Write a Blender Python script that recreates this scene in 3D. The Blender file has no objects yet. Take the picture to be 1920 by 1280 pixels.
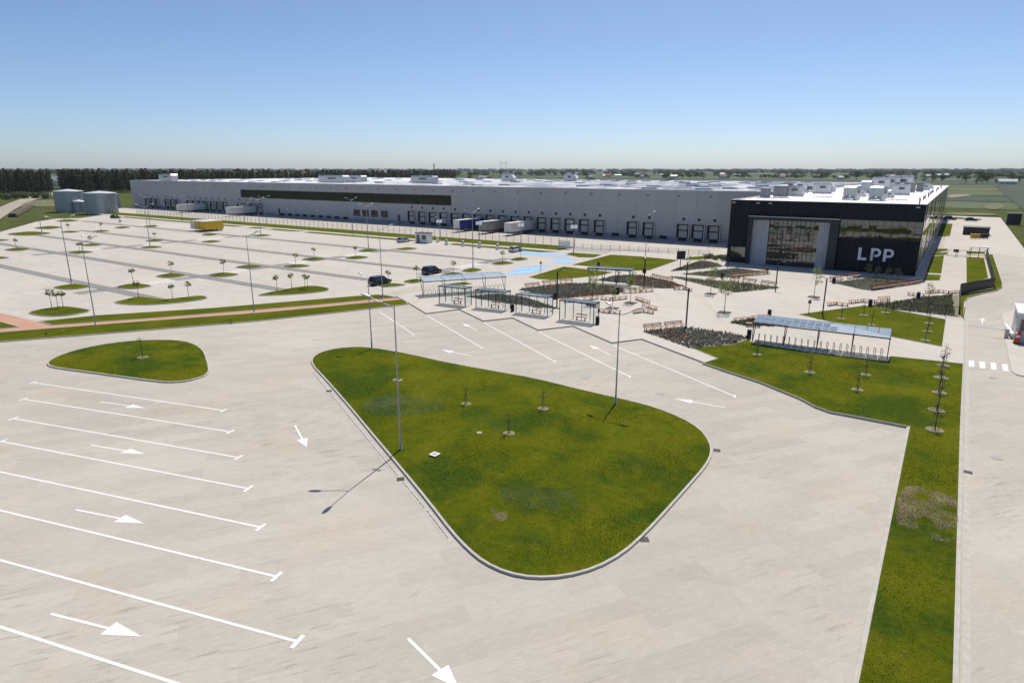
import bpy, math, random
import numpy as np
from mathutils import Vector, Matrix, noise
random.seed(7)
R = math.radians
scene = bpy.context.scene
# ------------------------------------------------------------------ camera, sky, sun, exposure
CAM_H = 20.0
PITCH, YAW, FOCAL = math.atan(322 / 1200), R(34.5), 22.5
cd = bpy.data.cameras.new('camera'); cam = bpy.data.objects.new('camera', cd)
scene.collection.objects.link(cam); scene.camera = cam
cd.sensor_width = 36; cd.lens = FOCAL; cd.clip_start = 0.5; cd.clip_end = 60000
cam.location = (0, 0, CAM_H); cam.rotation_euler = (math.pi / 2 - PITCH, 0, YAW)
SUN_EL, SUN_AZ = R(59), math.atan2(-0.23, 0.973)          # azimuth from +Y towards +X
world = bpy.data.worlds.new('World'); scene.world = world; world.use_nodes = True
wn = world.node_tree; bg = wn.nodes['Background']
sky = wn.nodes.new('ShaderNodeTexSky'); sky.sky_type = 'NISHITA'; sky.sun_disc = False
sky.sun_elevation = SUN_EL; sky.sun_rotation = SUN_AZ; sky.altitude = 100
sky.air_density = 0.68; sky.dust_density = 0.75; sky.ozone_density = 5.0
wn.links.new(sky.outputs[0], bg.inputs[0]); bg.inputs[1].default_value = 0.122
sl = bpy.data.lights.new('sun', 'SUN'); sun = bpy.data.objects.new('sun', sl); scene.collection.objects.link(sun)
sl.energy = 4.9; sl.angle = R(0.53); sl.color = (1.0, 0.945, 0.855)
sd = Vector((math.sin(SUN_AZ) * math.cos(SUN_EL), math.cos(SUN_AZ) * math.cos(SUN_EL), math.sin(SUN_EL)))
sun.rotation_euler = sd.to_track_quat('Z', 'Y').to_euler(); sun.location = (0, 0, 60)
vs = scene.view_settings; vs.view_transform = 'Standard'; vs.look = 'None'; vs.gamma = 1; vs.exposure = 0.0
scene.cycles.volume_bounces = 0; scene.cycles.max_bounces = 6; scene.cycles.use_denoising = True

# ------------------------------------------------------------------ survey: bearing and dip of a point -> metres on the ground
_hd = np.array([-math.sin(YAW), math.cos(YAW), 0]); _rt = np.array([math.cos(YAW), math.sin(YAW), 0]); _up = np.array([0, 0, 1.])
_fw = _hd * math.cos(PITCH) - _up * math.sin(PITCH); _u = _hd * math.sin(PITCH) + _up * math.cos(PITCH)
def g(x, y, z=0.0):
    d = _fw * 1200 + _rt * (x - 960) + _u * (640 - y)
    t = (CAM_H - z) / -d[2]
    return (d[0] * t, d[1] * t)
def onY(x, y, Y):
    d = _fw * 1200 + _rt * (x - 960) + _u * (640 - y); t = Y / d[1]
    return d[0] * t, CAM_H + d[2] * t
def atd(x, dist):
    d = _fw * 1200 + _rt * (x - 960) + _u * (640 - 318); d[2] = 0
    d = d / np.linalg.norm(d); return d[0] * dist, d[1] * dist

# ------------------------------------------------------------------ materials
def mk(name, col=(.5, .5, .5), rough=.8, metal=0., var=.12, scale=3., bump=0., bscale=40., spec=.4, detail=4., stretch=None):
    m = bpy.data.materials.new(name); m.use_nodes = True; nt = m.node_tree; b = nt.nodes['Principled BSDF']
    b.inputs['Roughness'].default_value = rough; b.inputs['Metallic'].default_value = metal
    b.inputs['Specular IOR Level'].default_value = spec
    tc = nt.nodes.new('ShaderNodeTexCoord'); out = tc.outputs['Object']
    if stretch:
        mp = nt.nodes.new('ShaderNodeMapping'); mp.inputs['Scale'].default_value = stretch
        nt.links.new(out, mp.inputs[0]); out = mp.outputs[0]
    n = nt.nodes.new('ShaderNodeTexNoise'); n.inputs['Scale'].default_value = scale; n.inputs['Detail'].default_value = detail
    nt.links.new(out, n.inputs['Vector'])
    r = nt.nodes.new('ShaderNodeValToRGB'); e = r.color_ramp.elements
    e[0].position = .3; e[1].position = .7
    e[0].color = tuple(c * (1 - var) for c in col) + (1,); e[1].color = tuple(min(1, c * (1 + var)) for c in col) + (1,)
    nt.links.new(n.outputs[0], r.inputs[0]); nt.links.new(r.outputs[0], b.inputs['Base Color'])
    if bump:
        n2 = nt.nodes.new('ShaderNodeTexNoise'); n2.inputs['Scale'].default_value = bscale
        nt.links.new(out, n2.inputs['Vector'])
        bp = nt.nodes.new('ShaderNodeBump'); bp.inputs['Strength'].default_value = bump; bp.inputs['Distance'].default_value = .02
        nt.links.new(n2.outputs[0], bp.inputs['Height']); nt.links.new(bp.outputs[0], b.inputs['Normal'])
    return m
class NT:
    def __init__(s, name, rough=.85, spec=.3):
        s.m = bpy.data.materials.new(name); s.m.use_nodes = True; s.t = s.m.node_tree; s.b = s.t.nodes['Principled BSDF']
        s.b.inputs['Roughness'].default_value = rough; s.b.inputs['Specular IOR Level'].default_value = spec
        s.co = s.t.nodes.new('ShaderNodeTexCoord').outputs['Object']
    def map(s, rot=0, scale=(1, 1, 1)):
        n = s.t.nodes.new('ShaderNodeMapping'); n.inputs['Rotation'].default_value = (0, 0, rot); n.inputs['Scale'].default_value = scale
        s.t.links.new(s.co, n.inputs[0]); return n.outputs[0]
    def rotscale(s, rot, scale):          # turn first, then stretch, so streaks follow the turned axis
        n = s.t.nodes.new('ShaderNodeMapping'); n.inputs['Scale'].default_value = scale
        s.t.links.new(s.map(rot), n.inputs[0]); return n.outputs[0]
    def noise(s, scale, vec=None, detail=4., rough=.55):
        n = s.t.nodes.new('ShaderNodeTexNoise'); n.inputs['Scale'].default_value = scale; n.inputs['Detail'].default_value = detail
        n.inputs['Roughness'].default_value = rough
        s.t.links.new(vec or s.co, n.inputs['Vector']); return n.outputs[0]
    def ramp(s, fac, stops):
        r = s.t.nodes.new('ShaderNodeValToRGB'); e = r.color_ramp.elements
        while len(e) < len(stops): e.new(.5)
        for q, (p, c) in zip(e, stops):
            q.position = p; q.color = (c, c, c, 1) if isinstance(c, (int, float)) else tuple(c) + (1,)
        s.t.links.new(fac, r.inputs[0]); return r.outputs[0]
    def mix(s, a, b, fac=1., mode='MIX'):
        n = s.t.nodes.new('ShaderNodeMix'); n.data_type = 'RGBA'; n.blend_type = mode
        for v, k in ((fac, 0), (a, 6), (b, 7)):
            if hasattr(v, 'links'): s.t.links.new(v, n.inputs[k])
            else: n.inputs[k].default_value = v if k == 0 else tuple(v) + (1,)
        return n.outputs[2]
    def bump(s, h, strength=.4, dist=.02):
        bp = s.t.nodes.new('ShaderNodeBump'); bp.inputs['Strength'].default_value = strength; bp.inputs['Distance'].default_value = dist
        s.t.links.new(h, bp.inputs['Height']); s.t.links.new(bp.outputs[0], s.b.inputs['Normal'])
    def col(s, c): s.t.links.new(c, s.b.inputs['Base Color']); return s.m
def paving(name, c, rot, patch=.10, stain=True):
    t = NT(name, .9, .25)
    v = t.map(rot)
    br = t.t.nodes.new('ShaderNodeTexBrick'); t.t.links.new(v, br.inputs['Vector'])
    br.inputs['Scale'].default_value = 1.0; br.inputs['Brick Width'].default_value = .4; br.inputs['Row Height'].default_value = .2
    br.inputs['Mortar Size'].default_value = .012; br.inputs['Mortar Smooth'].default_value = .3; br.inputs['Bias'].default_value = 0
    br.inputs['Color1'].default_value = (.96, .96, .96, 1); br.inputs['Color2'].default_value = (1.035, 1.03, 1.02, 1); br.inputs['Mortar'].default_value = (.91, .90, .885, 1)
    # pallet-sized patches of slightly different tone
    b2 = t.t.nodes.new('ShaderNodeTexBrick'); t.t.links.new(v, b2.inputs['Vector'])
    b2.inputs['Scale'].default_value = 1.0; b2.inputs['Brick Width'].default_value = 5.; b2.inputs['Row Height'].default_value = 1.2; b2.inputs['Mortar Size'].default_value = 0
    b2.inputs['Color1'].default_value = (1 - patch * .35, 1 - patch * .36, 1 - patch * .38, 1); b2.inputs['Color2'].default_value = (1 + patch * .3, 1 + patch * .3, 1 + patch * .28, 1)
    base = t.mix(c, br.outputs[0], 1., 'MULTIPLY')
    base = t.mix(base, b2.outputs[0], 1., 'MULTIPLY')
    big = t.ramp(t.noise(.035, detail=3), [(.3, (1 - patch * .7,) * 3), (.7, (1 + patch * .35, 1 + patch * .33, 1 + patch * .3))])
    base = t.mix(base, big, 1., 'MULTIPLY')
    if stain:
        st = t.rotscale(rot, (.42, 3.6, 1))
        s1 = t.ramp(t.noise(1.1, st, 6, .65), [(.35, (.70, .68, .665)), (.45, (1, 1, 1))])
        msk = t.ramp(t.noise(.06, detail=2), [(.44, 0.), (.62, .95)])
        base = t.mix(base, t.mix(base, s1, 1., 'MULTIPLY'), msk)
        warm = t.ramp(t.noise(.16, detail=3), [(.52, (1, 1, 1)), (.75, (1.06, .98, .9))])
        base = t.mix(base, warm, .8, 'MULTIPLY')
        sp = t.ramp(t.noise(.9, None, 5, .7), [(.26, (.80, .79, .78)), (.36, (1, 1, 1))])
        base = t.mix(base, sp, .8, 'MULTIPLY')
        # tyre tracks worn by turning traffic
        tr = t.rotscale(rot + .75, (.07, 1.1, 1))
        base = t.mix(base, t.ramp(t.noise(.5, tr, 3), [(.30, (.90, .89, .88)), (.48, (1, 1, 1))]), .45, 'MULTIPLY')
    t.bump(br.outputs['Fac'], -.25, .01)
    return t.col(base)
def grassmat(name, dark, mid, light, dry, amt=1.):
    t = NT(name, 1., .02)
    n1 = t.ramp(t.noise(.14, detail=5, rough=.65), [(.41, dark), (.5, mid), (.59, light)])
    n2 = t.ramp(t.noise(2.6, detail=6, rough=.7), [(.25, (.62, .66, .6)), (.75, (1.28, 1.22, 1.1))])
    c = t.mix(n1, n2, .9 * amt, 'MULTIPLY')
    n3 = t.ramp(t.noise(.55, detail=5, rough=.7), [(.62, 0.), (.78, .55)])
    c = t.mix(c, dry, n3)
    n4 = t.ramp(t.noise(14, detail=3), [(.25, (.6, .6, .6)), (.75, (1.3, 1.3, 1.3))])
    c = t.mix(c, n4, .7 * amt, 'MULTIPLY')
    t.bump(t.noise(9, detail=6, rough=.8), .9, .12)
    return t.col(c)
M = {}
PAVE_ROT = R(-56)
M['road_paving'] = paving('road_paving', (.440, .408, .358), PAVE_ROT, .16)
M['plaza_paving'] = paving('plaza_paving', (.50, .464, .415), R(20), .08)
M['parking_paving'] = paving('parking_paving', (.49, .454, .405), 0, .10)
M['yard_paving'] = mk('yard_concrete', (.46, .42, .372), .9, var=.07, scale=.08)
M['grey_paving'] = paving('grey_paving', (.235, .225, .218), 0, .1, False)
M['ramp_grey'] = mk('ramp_grey', (.34, .32, .295), .9, var=.06, scale=.3)
M['red_paving'] = paving('red_paving', (.47, .27, .19), 0, .1, False)
M['path_light'] = mk('path_light', (.50, .46, .40), .9, var=.06, scale=.5)
M['kerb'] = mk('kerb_concrete', (.42, .395, .355), .85, var=.12, scale=2.)
M['grass_near'] = grassmat('lawn_near', (.060, .094, .010), (.102, .122, .007), (.132, .140, .009), (.19, .15, .045))
M['grass_lawn'] = grassmat('lawn_even', (.078, .098, .008), (.096, .114, .008), (.115, .125, .010), (.11, .11, .02), .8)
M['field'] = grassmat('rough_grass', (.062, .082, .026), (.082, .098, .034), (.105, .115, .045), (.16, .145, .075))
M['field_dark'] = mk('dark_crop', (.036, .056, .026), .95, var=.2, scale=.05, bump=.6, bscale=.8, stretch=(1, .15, 1))
M['field_mid'] = mk('mid_crop', (.072, .092, .03), .95, var=.16, scale=.03, stretch=(1, .12, 1))
M['field_pale'] = mk('pale_crop', (.12, .125, .05), .95, var=.15, scale=.03, stretch=(1, .12, 1))
M['soil'] = mk('bare_soil', (.25, .2, .13), .95, var=.25, scale=.3)
M['dirt_track'] = mk('dirt_track', (.33, .29, .235), .95, var=.12, scale=.15)
def paintmat():
    t = NT('road_paint', .6, .3)
    w = t.ramp(t.noise(7., None, 8, .75), [(.33, (.48, .45, .40)), (.45, (.73, .72, .695))])
    return t.col(t.mix(w, t.ramp(t.noise(.7, None, 4), [(.3, (.93, .92, .90)), (.7, (1.03, 1.03, 1.03))]), 1., 'MULTIPLY'))
M['paint'] = paintmat()
M['paint_worn'] = mk('worn_paint', (.60, .565, .515), .7, var=.1, scale=1.5, detail=8)
M['blue_paint'] = mk('blue_paint', (.21, .40, .62), .6, var=.14, scale=.8, detail=8)
M['galv'] = mk('galvanised_steel', (.36, .37, .38), .42, .75, .08, 4)
M['black_steel'] = mk('black_steel', (.022, .023, .026), .45, .3, .1, 4)
M['lamp_head'] = mk('lamp_head_grey', (.62, .63, .64), .4, .2, .05, 4)
M['wood'] = mk('bench_timber', (.46, .26, .15), .65, 0, .22, 6, stretch=(1, 8, 8))
M['wood_red'] = mk('red_timber', (.30, .115, .07), .65, 0, .2, 6, stretch=(1, 8, 8))
M['bark'] = mk('bark', (.10, .075, .055), .9, 0, .25, 12)
M['stake'] = mk('stake_timber', (.30, .22, .14), .85, 0, .2, 9)
def leafmat(name, c, tr=.35):
    m = mk(name, c, .7, 0, .35, .9, spec=.1); nt = m.node_tree; b = nt.nodes['Principled BSDF']     # thin leaves let some light through
    tl = nt.nodes.new('ShaderNodeBsdfTranslucent'); mx = nt.nodes.new('ShaderNodeMixShader'); mx.inputs[0].default_value = tr
    nt.links.new(b.inputs['Base Color'].links[0].from_socket, tl.inputs[0])
    nt.links.new(b.outputs[0], mx.inputs[1]); nt.links.new(tl.outputs[0], mx.inputs[2]); nt.links.new(mx.outputs[0], nt.nodes['Material Output'].inputs[0])
    return m
M['leaf_young'] = leafmat('young_leaves', (.27, .33, .09))
M['leaf_olive'] = leafmat('olive_leaves', (.17, .185, .06))
M['leaf_grey'] = leafmat('greyish_leaves', (.095, .10, .068))
M['pine'] = leafmat('pine_needles', (.066, .074, .04))
M['broad'] = leafmat('broad_leaves', (.048, .066, .022))
M['shrub'] = leafmat('shrub_leaves', (.12, .135, .075))
M['tuft_grey'] = leafmat('sage_tufts', (.16, .17, .14))
M['tuft_brown'] = leafmat('russet_tufts', (.19, .14, .095))
M['tuft_green'] = leafmat('green_tufts', (.18, .19, .115))
M['gravel'] = mk('grey_mulch', (.19, .18, .17), .95, 0, .3, 1.6, .8, 9, detail=8)
M['gravel_pale'] = mk('pale_chippings', (.20, .185, .11), .95, 0, .35, 6, .8, 30)
M['blade'] = leafmat('grass_blades', (.125, .145, .006), .5)
def mottle(m):      # blades share the broad patches of the turf they grow on
    nt = m.node_tree; tc = nt.nodes.new('ShaderNodeTexCoord'); n = nt.nodes.new('ShaderNodeTexNoise'); n.inputs['Scale'].default_value = .14; n.inputs['Detail'].default_value = 5; n.inputs['Roughness'].default_value = .65
    nt.links.new(tc.outputs['Object'], n.inputs['Vector']); r = nt.nodes.new('ShaderNodeValToRGB'); e = r.color_ramp.elements; e.new(.5)
    for q, (p, c) in zip(e, [(.40, (.085, .135, .016)), (.5, (.146, .174, .010)), (.60, (.185, .198, .014))]): q.position = p; q.color = c + (1,)
    nt.links.new(n.outputs[0], r.inputs[0])
    n2 = nt.nodes.new('ShaderNodeTexNoise'); n2.inputs['Scale'].default_value = 1.1; n2.inputs['Detail'].default_value = 6; nt.links.new(tc.outputs['Object'], n2.inputs['Vector'])
    r2 = nt.nodes.new('ShaderNodeMapRange'); r2.inputs[1].default_value = .3; r2.inputs[2].default_value = .7; r2.inputs[3].default_value = .75; r2.inputs[4].default_value = 1.25; nt.links.new(n2.outputs[0], r2.inputs[0])
    mx = nt.nodes.new('ShaderNodeMix'); mx.data_type = 'RGBA'; mx.blend_type = 'MULTIPLY'; mx.inputs[0].default_value = 1; nt.links.new(r.outputs[0], mx.inputs[6]); nt.links.new(r2.outputs[0], mx.inputs[7])
    for nd in nt.nodes:
        if nd.type == 'BSDF_PRINCIPLED': nt.links.new(mx.outputs[2], nd.inputs['Base Color'])
        if nd.type == 'BSDF_TRANSLUCENT': nt.links.new(mx.outputs[2], nd.inputs[0])
mottle(M['blade'])
M['blade_blue'] = leafmat('bluish_blades', (.25, .31, .17), .5)
M['wall_grey'] = mk('grey_sandwich_panel', (.44, .435, .435), .5, 0, .035, .05, spec=.35)
M['wall_plinth'] = mk('plinth_panel', (.29, .30, .32), .6, 0, .05, .2)
M['dark_clad'] = mk('dark_cladding', (.011, .013, .019), .55, 0, .18, .3, spec=.22)
M['dark_frame'] = mk('dark_frame', (.028, .033, .044), .45, .2, .1, 1)
M['rib_grey'] = mk('light_ribbed_metal', (.46, .475, .50), .45, .1, .06, 2)
M['side_clad'] = mk('side_glossy_cladding', (.22, .215, .20), .16, .7, .12, .12, spec=.6)
M['alu'] = mk('aluminium', (.62, .63, .64), .35, .7, .06, 3)
M['white_metal'] = mk('white_metal', (.72, .72, .71), .5, 0, .06, 2)
M['steel_unit'] = mk('zinc_sheet', (.45, .47, .50), .35, .55, .1, 1.2)
M['louvre'] = mk('grey_louvre', (.16, .155, .15), .6, .2, .15, 3)
M['roof_white'] = mk('white_membrane', (.80, .79, .765), .7, 0, .05, .25)
def roofmat():
    t = NT('patchy_membrane', .7, .3)  # blue-grey patches over white, stronger towards the right end
    v = t.map(0, (.11, .085, 1))
    n = t.ramp(t.noise(1., v, 5, .7), [(.42, (.60, .60, .60)), (.49, (.10, .12, .17))])
    w = t.t.nodes.new('ShaderNodeSeparateXYZ'); t.t.links.new(t.co, w.inputs[0])
    mr = t.t.nodes.new('ShaderNodeMapRange'); mr.inputs[1].default_value = 90; mr.inputs[2].default_value = 290
    mr.inputs[3].default_value = .25; mr.inputs[4].default_value = 1.
    t.t.links.new(w.outputs[0], mr.inputs[0])
    return t.col(t.mix((.76, .75, .73), n, mr.outputs[0]))
M['roof_ware'] = roofmat()
M['pv'] = mk('solar_cells', (.22, .265, .31), .12, .1, .2, 1.5, spec=.8)
M['glass_dark'] = mk('dark_glass', (.012, .015, .017), .03, 0, .2, .3, spec=1.)
M['glass_mirror'] = mk('solar_coated_glass', (.150, .162, .172), .02, 1., .12, .25)
M['dryblade'] = leafmat('dry_straw', (.55, .46, .28), .45)
M['glass_brown'] = mk('bronze_glass', (.022, .021, .018), .12, 0, .3, .12, spec=.6)
def clearglass(name, tint, alpha):
    m = bpy.data.materials.new(name); m.use_nodes = True; nt = m.node_tree
    b = nt.nodes['Principled BSDF']; b.inputs['Base Color'].default_value = tint + (1,); b.inputs['Roughness'].default_value = .06
    tr = nt.nodes.new('ShaderNodeBsdfTransparent'); tr.inputs[0].default_value = (.95, .97, .98, 1)
    n = nt.nodes.new('ShaderNodeTexNoise'); n.inputs['Scale'].default_value = 1.3
    mr = nt.nodes.new('ShaderNodeMapRange'); mr.inputs[3].default_value = alpha * .8; mr.inputs[4].default_value = alpha * 1.2
    mx = nt.nodes.new('ShaderNodeMixShader')
    nt.links.new(n.outputs[0], mr.inputs[0]); nt.links.new(mr.outputs[0], mx.inputs[0])
    nt.links.new(tr.outputs[0], mx.inputs[1]); nt.links.new(b.outputs[0], mx.inputs[2])
    nt.links.new(mx.outputs[0], nt.nodes['Material Output'].inputs[0]); return m
M['roof_glass'] = clearglass('canopy_glass', (.42, .52, .60), .5)
M['wall_glass'] = clearglass('shelter_glass', (.5, .55, .58), .015)
M['smoke_roof'] = clearglass('tinted_roof_glass', (.16, .19, .19), .5)
M['tank'] = mk('corrugated_tank', (.36, .40, .43), .36, .6, .12, .35, stretch=(1, 1, 6))
M['tank_top'] = mk('tank_roof', (.55, .57, .59), .5, .3, .06, .5)
M['door_white'] = mk('dock_door_panel', (.46, .455, .44), .55, 0, .08, .4)
M['rubber'] = mk('black_rubber', (.014, .015, .018), .8, 0, .2, 4)
M['concrete'] = mk('concrete', (.36, .34, .31), .9, 0, .12, 1.2)
M['concrete_grate'] = mk('cast_iron', (.10, .075, .06), .7, .3, .3, 20)
M['trailer_white'] = mk('white_trailer', (.62, .62, .60), .5, 0, .06, .7)
M['trailer_grey'] = mk('grey_tarpaulin', (.27, .265, .25), .6, 0, .08, .6)
M['trailer_blue'] = mk('blue_tarpaulin', (.03, .055, .22), .5, 0, .12, .6)
M['trailer_yellow'] = mk('yellow_tarpaulin', (.64, .42, .02), .5, 0, .08, .6)
M['car_black'] = mk('black_car_paint', (.008, .009, .010), .12, .2, .05, 1, spec=.8)
M['car_white'] = mk('white_car_paint', (.72, .73, .74), .15, 0, .03, 1, spec=.6)
M['car_silver'] = mk('silver_car_paint', (.55, .57, .6), .2, .5, .03, 1, spec=.6)
M['tail_red'] = mk('red_lens', (.35, .01, .012), .2, 0, .1, 3)
M['clear_lens'] = mk('clear_lens', (.7, .7, .7), .1, .2, .1, 3)
M['orange'] = mk('orange_red_plastic', (.5, .085, .03), .5, 0, .1, 3)
M['yellow'] = mk('yellow_plastic', (.62, .36, .02), .5, 0, .1, 3)
M['guard_wall'] = mk('light_grey_panel', (.60, .60, .59), .5, 0, .04, .8)
M['house_wall'] = mk('house_render', (.66, .64, .60), .8, 0, .06, .1)
M['house_roof'] = mk('tile_roof', (.30, .13, .09), .8, 0, .15, .2)
M['house_roof_grey'] = mk('grey_roof', (.30, .31, .33), .8, 0, .15, .2)
M['letter'] = mk('white_letters', (.82, .83, .86), .5, 0, .02, 1)

def vary(m, amt):
    nt = m.node_tree; b = nt.nodes['Principled BSDF']; src = b.inputs['Base Color'].links[0].from_socket
    oi = nt.nodes.new('ShaderNodeObjectInfo'); mr = nt.nodes.new('ShaderNodeMapRange'); mr.inputs[3].default_value = 1 - amt; mr.inputs[4].default_value = 1 + amt
    mx = nt.nodes.new('ShaderNodeMix'); mx.data_type = 'RGBA'; mx.blend_type = 'MULTIPLY'; mx.inputs[0].default_value = 1
    nt.links.new(oi.outputs['Random'], mr.inputs[0]); nt.links.new(src, mx.inputs[6]); nt.links.new(mr.outputs[0], mx.inputs[7]); nt.links.new(mx.outputs[2], b.inputs['Base Color'])
vary(M['wall_grey'], .03); vary(M['dark_clad'], .2); vary(M['side_clad'], .1); vary(M['door_white'], .1); vary(M['wood'], .15); vary(M['rib_grey'], .05)

# ------------------------------------------------------------------ mesh helpers
COL = scene.collection
class MB:
    def __init__(s): s.v = []; s.f = []
    def add(s, vs, fs):
        n = len(s.v); s.v += [tuple(map(float, p)) for p in vs]; s.f += [tuple(n + i for i in f) for f in fs]; return s
    def box(s, x0, x1, y0, y1, z0, z1):
        return s.add([(x0, y0, z0), (x1, y0, z0), (x1, y1, z0), (x0, y1, z0), (x0, y0, z1), (x1, y0, z1), (x1, y1, z1), (x0, y1, z1)],
                     [(0, 3, 2, 1), (4, 5, 6, 7), (0, 1, 5, 4), (1, 2, 6, 5), (2, 3, 7, 6), (3, 0, 4, 7)])
    def hull(s, bottom, top):
        n = len(bottom)
        return s.add(list(bottom) + list(top), [tuple(range(n))[::-1], tuple(range(n, 2 * n))] + [(i, (i + 1) % n, n + (i + 1) % n, n + i) for i in range(n)])
    def prism(s, poly, z0, z1):
        return s.hull([(p[0], p[1], z0) for p in poly], [(p[0], p[1], z1) for p in poly])
    def sheet(s, poly, z): return s.add([(p[0], p[1], z) for p in poly], [tuple(range(len(poly)))])
    def tube(s, a, b, r0, r1=None, n=8, cap=True):
        r1 = r0 if r1 is None else r1
        a, b = Vector(a), Vector(b); d = (b - a).normalized()
        u = d.cross(Vector((0, 0, 1)) if abs(d.z) < .95 else Vector((1, 0, 0))).normalized(); w = d.cross(u)
        vs = [a + (u * math.cos(t) + w * math.sin(t)) * r0 for t in (2 * math.pi * i / n for i in range(n))]
        vs += [b + (u * math.cos(t) + w * math.sin(t)) * r1 for t in (2 * math.pi * i / n for i in range(n))]
        fs = [(i, n + i, n + (i + 1) % n, (i + 1) % n) for i in range(n)]
        if cap: fs += [tuple(range(n)), tuple(range(n, 2 * n))[::-1]]
        return s.add(vs, fs)
    def bar(s, a, b, w, h):          # horizontal bar, rectangular section
        a, b = Vector(a), Vector(b); d = (b - a).normalized(); sd_ = Vector((-d.y, d.x, 0))
        if sd_.length < 1e-6: sd_ = Vector((1, 0, 0))
        sd_.normalize(); up = d.cross(sd_) * -1
        q = [sd_ * w / 2 * i + up * h / 2 * j for i, j in ((-1, -1), (1, -1), (1, 1), (-1, 1))]
        return s.hull([a + k for k in q], [b + k for k in q])
    def lathe(s, prof, n=24, c=(0, 0)):
        vs = []; m = len(prof)
        for i in range(n):
            t = 2 * math.pi * i / n
            vs += [(c[0] + r * math.cos(t), c[1] + r * math.sin(t), z) for r, z in prof]
        return s.add(vs, [(i * m + j, ((i + 1) % n) * m + j, ((i + 1) % n) * m + j + 1, i * m + j + 1) for i in range(n) for j in range(m - 1)])
    def mesh(s, name, mat, smooth=False, fix=True):
        me = bpy.data.meshes.new(name); me.from_pydata(s.v, [], s.f)
        me.materials.append(M[mat])
        if fix:
            import bmesh
            b = bmesh.new(); b.from_mesh(me); bmesh.ops.recalc_face_normals(b, faces=b.faces); b.to_mesh(me); b.free()
        if smooth: me.polygons.foreach_set('use_smooth', [True] * len(me.polygons))
        me.update(); return me
    def build(s, name, mat, parent=None, smooth=False, fix=True): return put(name, s.mesh(name, mat, smooth, fix), parent)
def put(name, me, parent=None, loc=(0, 0, 0), rz=0., sc=None):
    o = bpy.data.objects.new(name, me); COL.objects.link(o); o.parent = parent
    o.location = loc; o.rotation_euler = (0, 0, rz)
    if sc: o.scale = sc if isinstance(sc, (tuple, list)) else (sc,) * 3
    return o
def tag(o, label=None, cat=None, group=None, kind=None):
    for k, v in (('label', label), ('category', cat), ('group', group), ('kind', kind)):
        if v: o[k] = v
    return o
def thing(name, label, cat, loc=(0, 0, 0), rz=0., group=None):
    o = bpy.data.objects.new(name, None); COL.objects.link(o); o.empty_display_size = .3
    o.location = loc; o.rotation_euler = (0, 0, rz); return tag(o, label, cat, group)
_cache = {}
def cached(key, fn):
    if key not in _cache: _cache[key] = fn()
    return _cache[key]
def struct(name, mb, mat, smooth=False, label=None):
    o = mb.build(name, mat, None, smooth); tag(o, label, None, None, 'structure'); return o
USE_HAZE = True
ORD = ['first', 'second', 'third', 'fourth', 'fifth', 'sixth', 'seventh', 'eighth', 'ninth', 'tenth', 'eleventh', 'twelfth', 'thirteenth', 'fourteenth', 'fifteenth', 'sixteenth', 'seventeenth', 'eighteenth', 'nineteenth', 'twentieth']
def gp(pts, z=0.): return [g(x, y, z) for x, y in pts]
def area(p): return sum(p[i][0] * p[(i + 1) % len(p)][1] - p[(i + 1) % len(p)][0] * p[i][1] for i in range(len(p))) / 2
def smoothpoly(pts, it=2):
    for _ in range(it):
        q = []
        for i in range(len(pts)):
            a, b = pts[i], pts[(i + 1) % len(pts)]
            q += [(a[0] * .75 + b[0] * .25, a[1] * .75 + b[1] * .25), (a[0] * .25 + b[0] * .75, a[1] * .25 + b[1] * .75)]
        pts = q
    return pts
def offset(poly, d):
    if area(poly) < 0: poly = poly[::-1]
    n = len(poly); out = []
    for i in range(n):
        p, c, q = Vector(poly[i - 1]), Vector(poly[i]), Vector(poly[(i + 1) % n])
        e1 = (c - p).normalized(); e2 = (q - c).normalized()
        n1, n2 = Vector((e1.y, -e1.x)), Vector((e2.y, -e2.x)); b = (n1 + n2)
        b = b / max(.35, b.dot(n1)) if b.length > 1e-5 else n1
        out.append(tuple(c + b * d))
    return out
def inside(p, poly):
    x, y = p; r = False; j = len(poly) - 1
    for i in range(len(poly)):
        a, b = poly[i], poly[j]
        if (a[1] > y) != (b[1] > y) and x < (b[0] - a[0]) * (y - a[1]) / (b[1] - a[1]) + a[0]: r = not r
        j = i
    return r
def ring(poly_in, poly_out, z0, z1, ch=.025):
    mb = MB(); n = len(poly_in)
    po2 = [(poly_out[i][0] * .88 + poly_in[i][0] * .12, poly_out[i][1] * .88 + poly_in[i][1] * .12) for i in range(n)]
    vs = [(p[0], p[1], z0) for p in poly_out] + [(p[0], p[1], z1 - ch) for p in poly_out] + [(p[0], p[1], z1) for p in po2] + [(p[0], p[1], z1) for p in poly_in] + [(p[0], p[1], z0) for p in poly_in]
    return mb.add(vs, [(k * n + i, k * n + (i + 1) % n, (k + 1) * n + (i + 1) % n, (k + 1) * n + i) for k in range(4) for i in range(n)])
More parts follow.
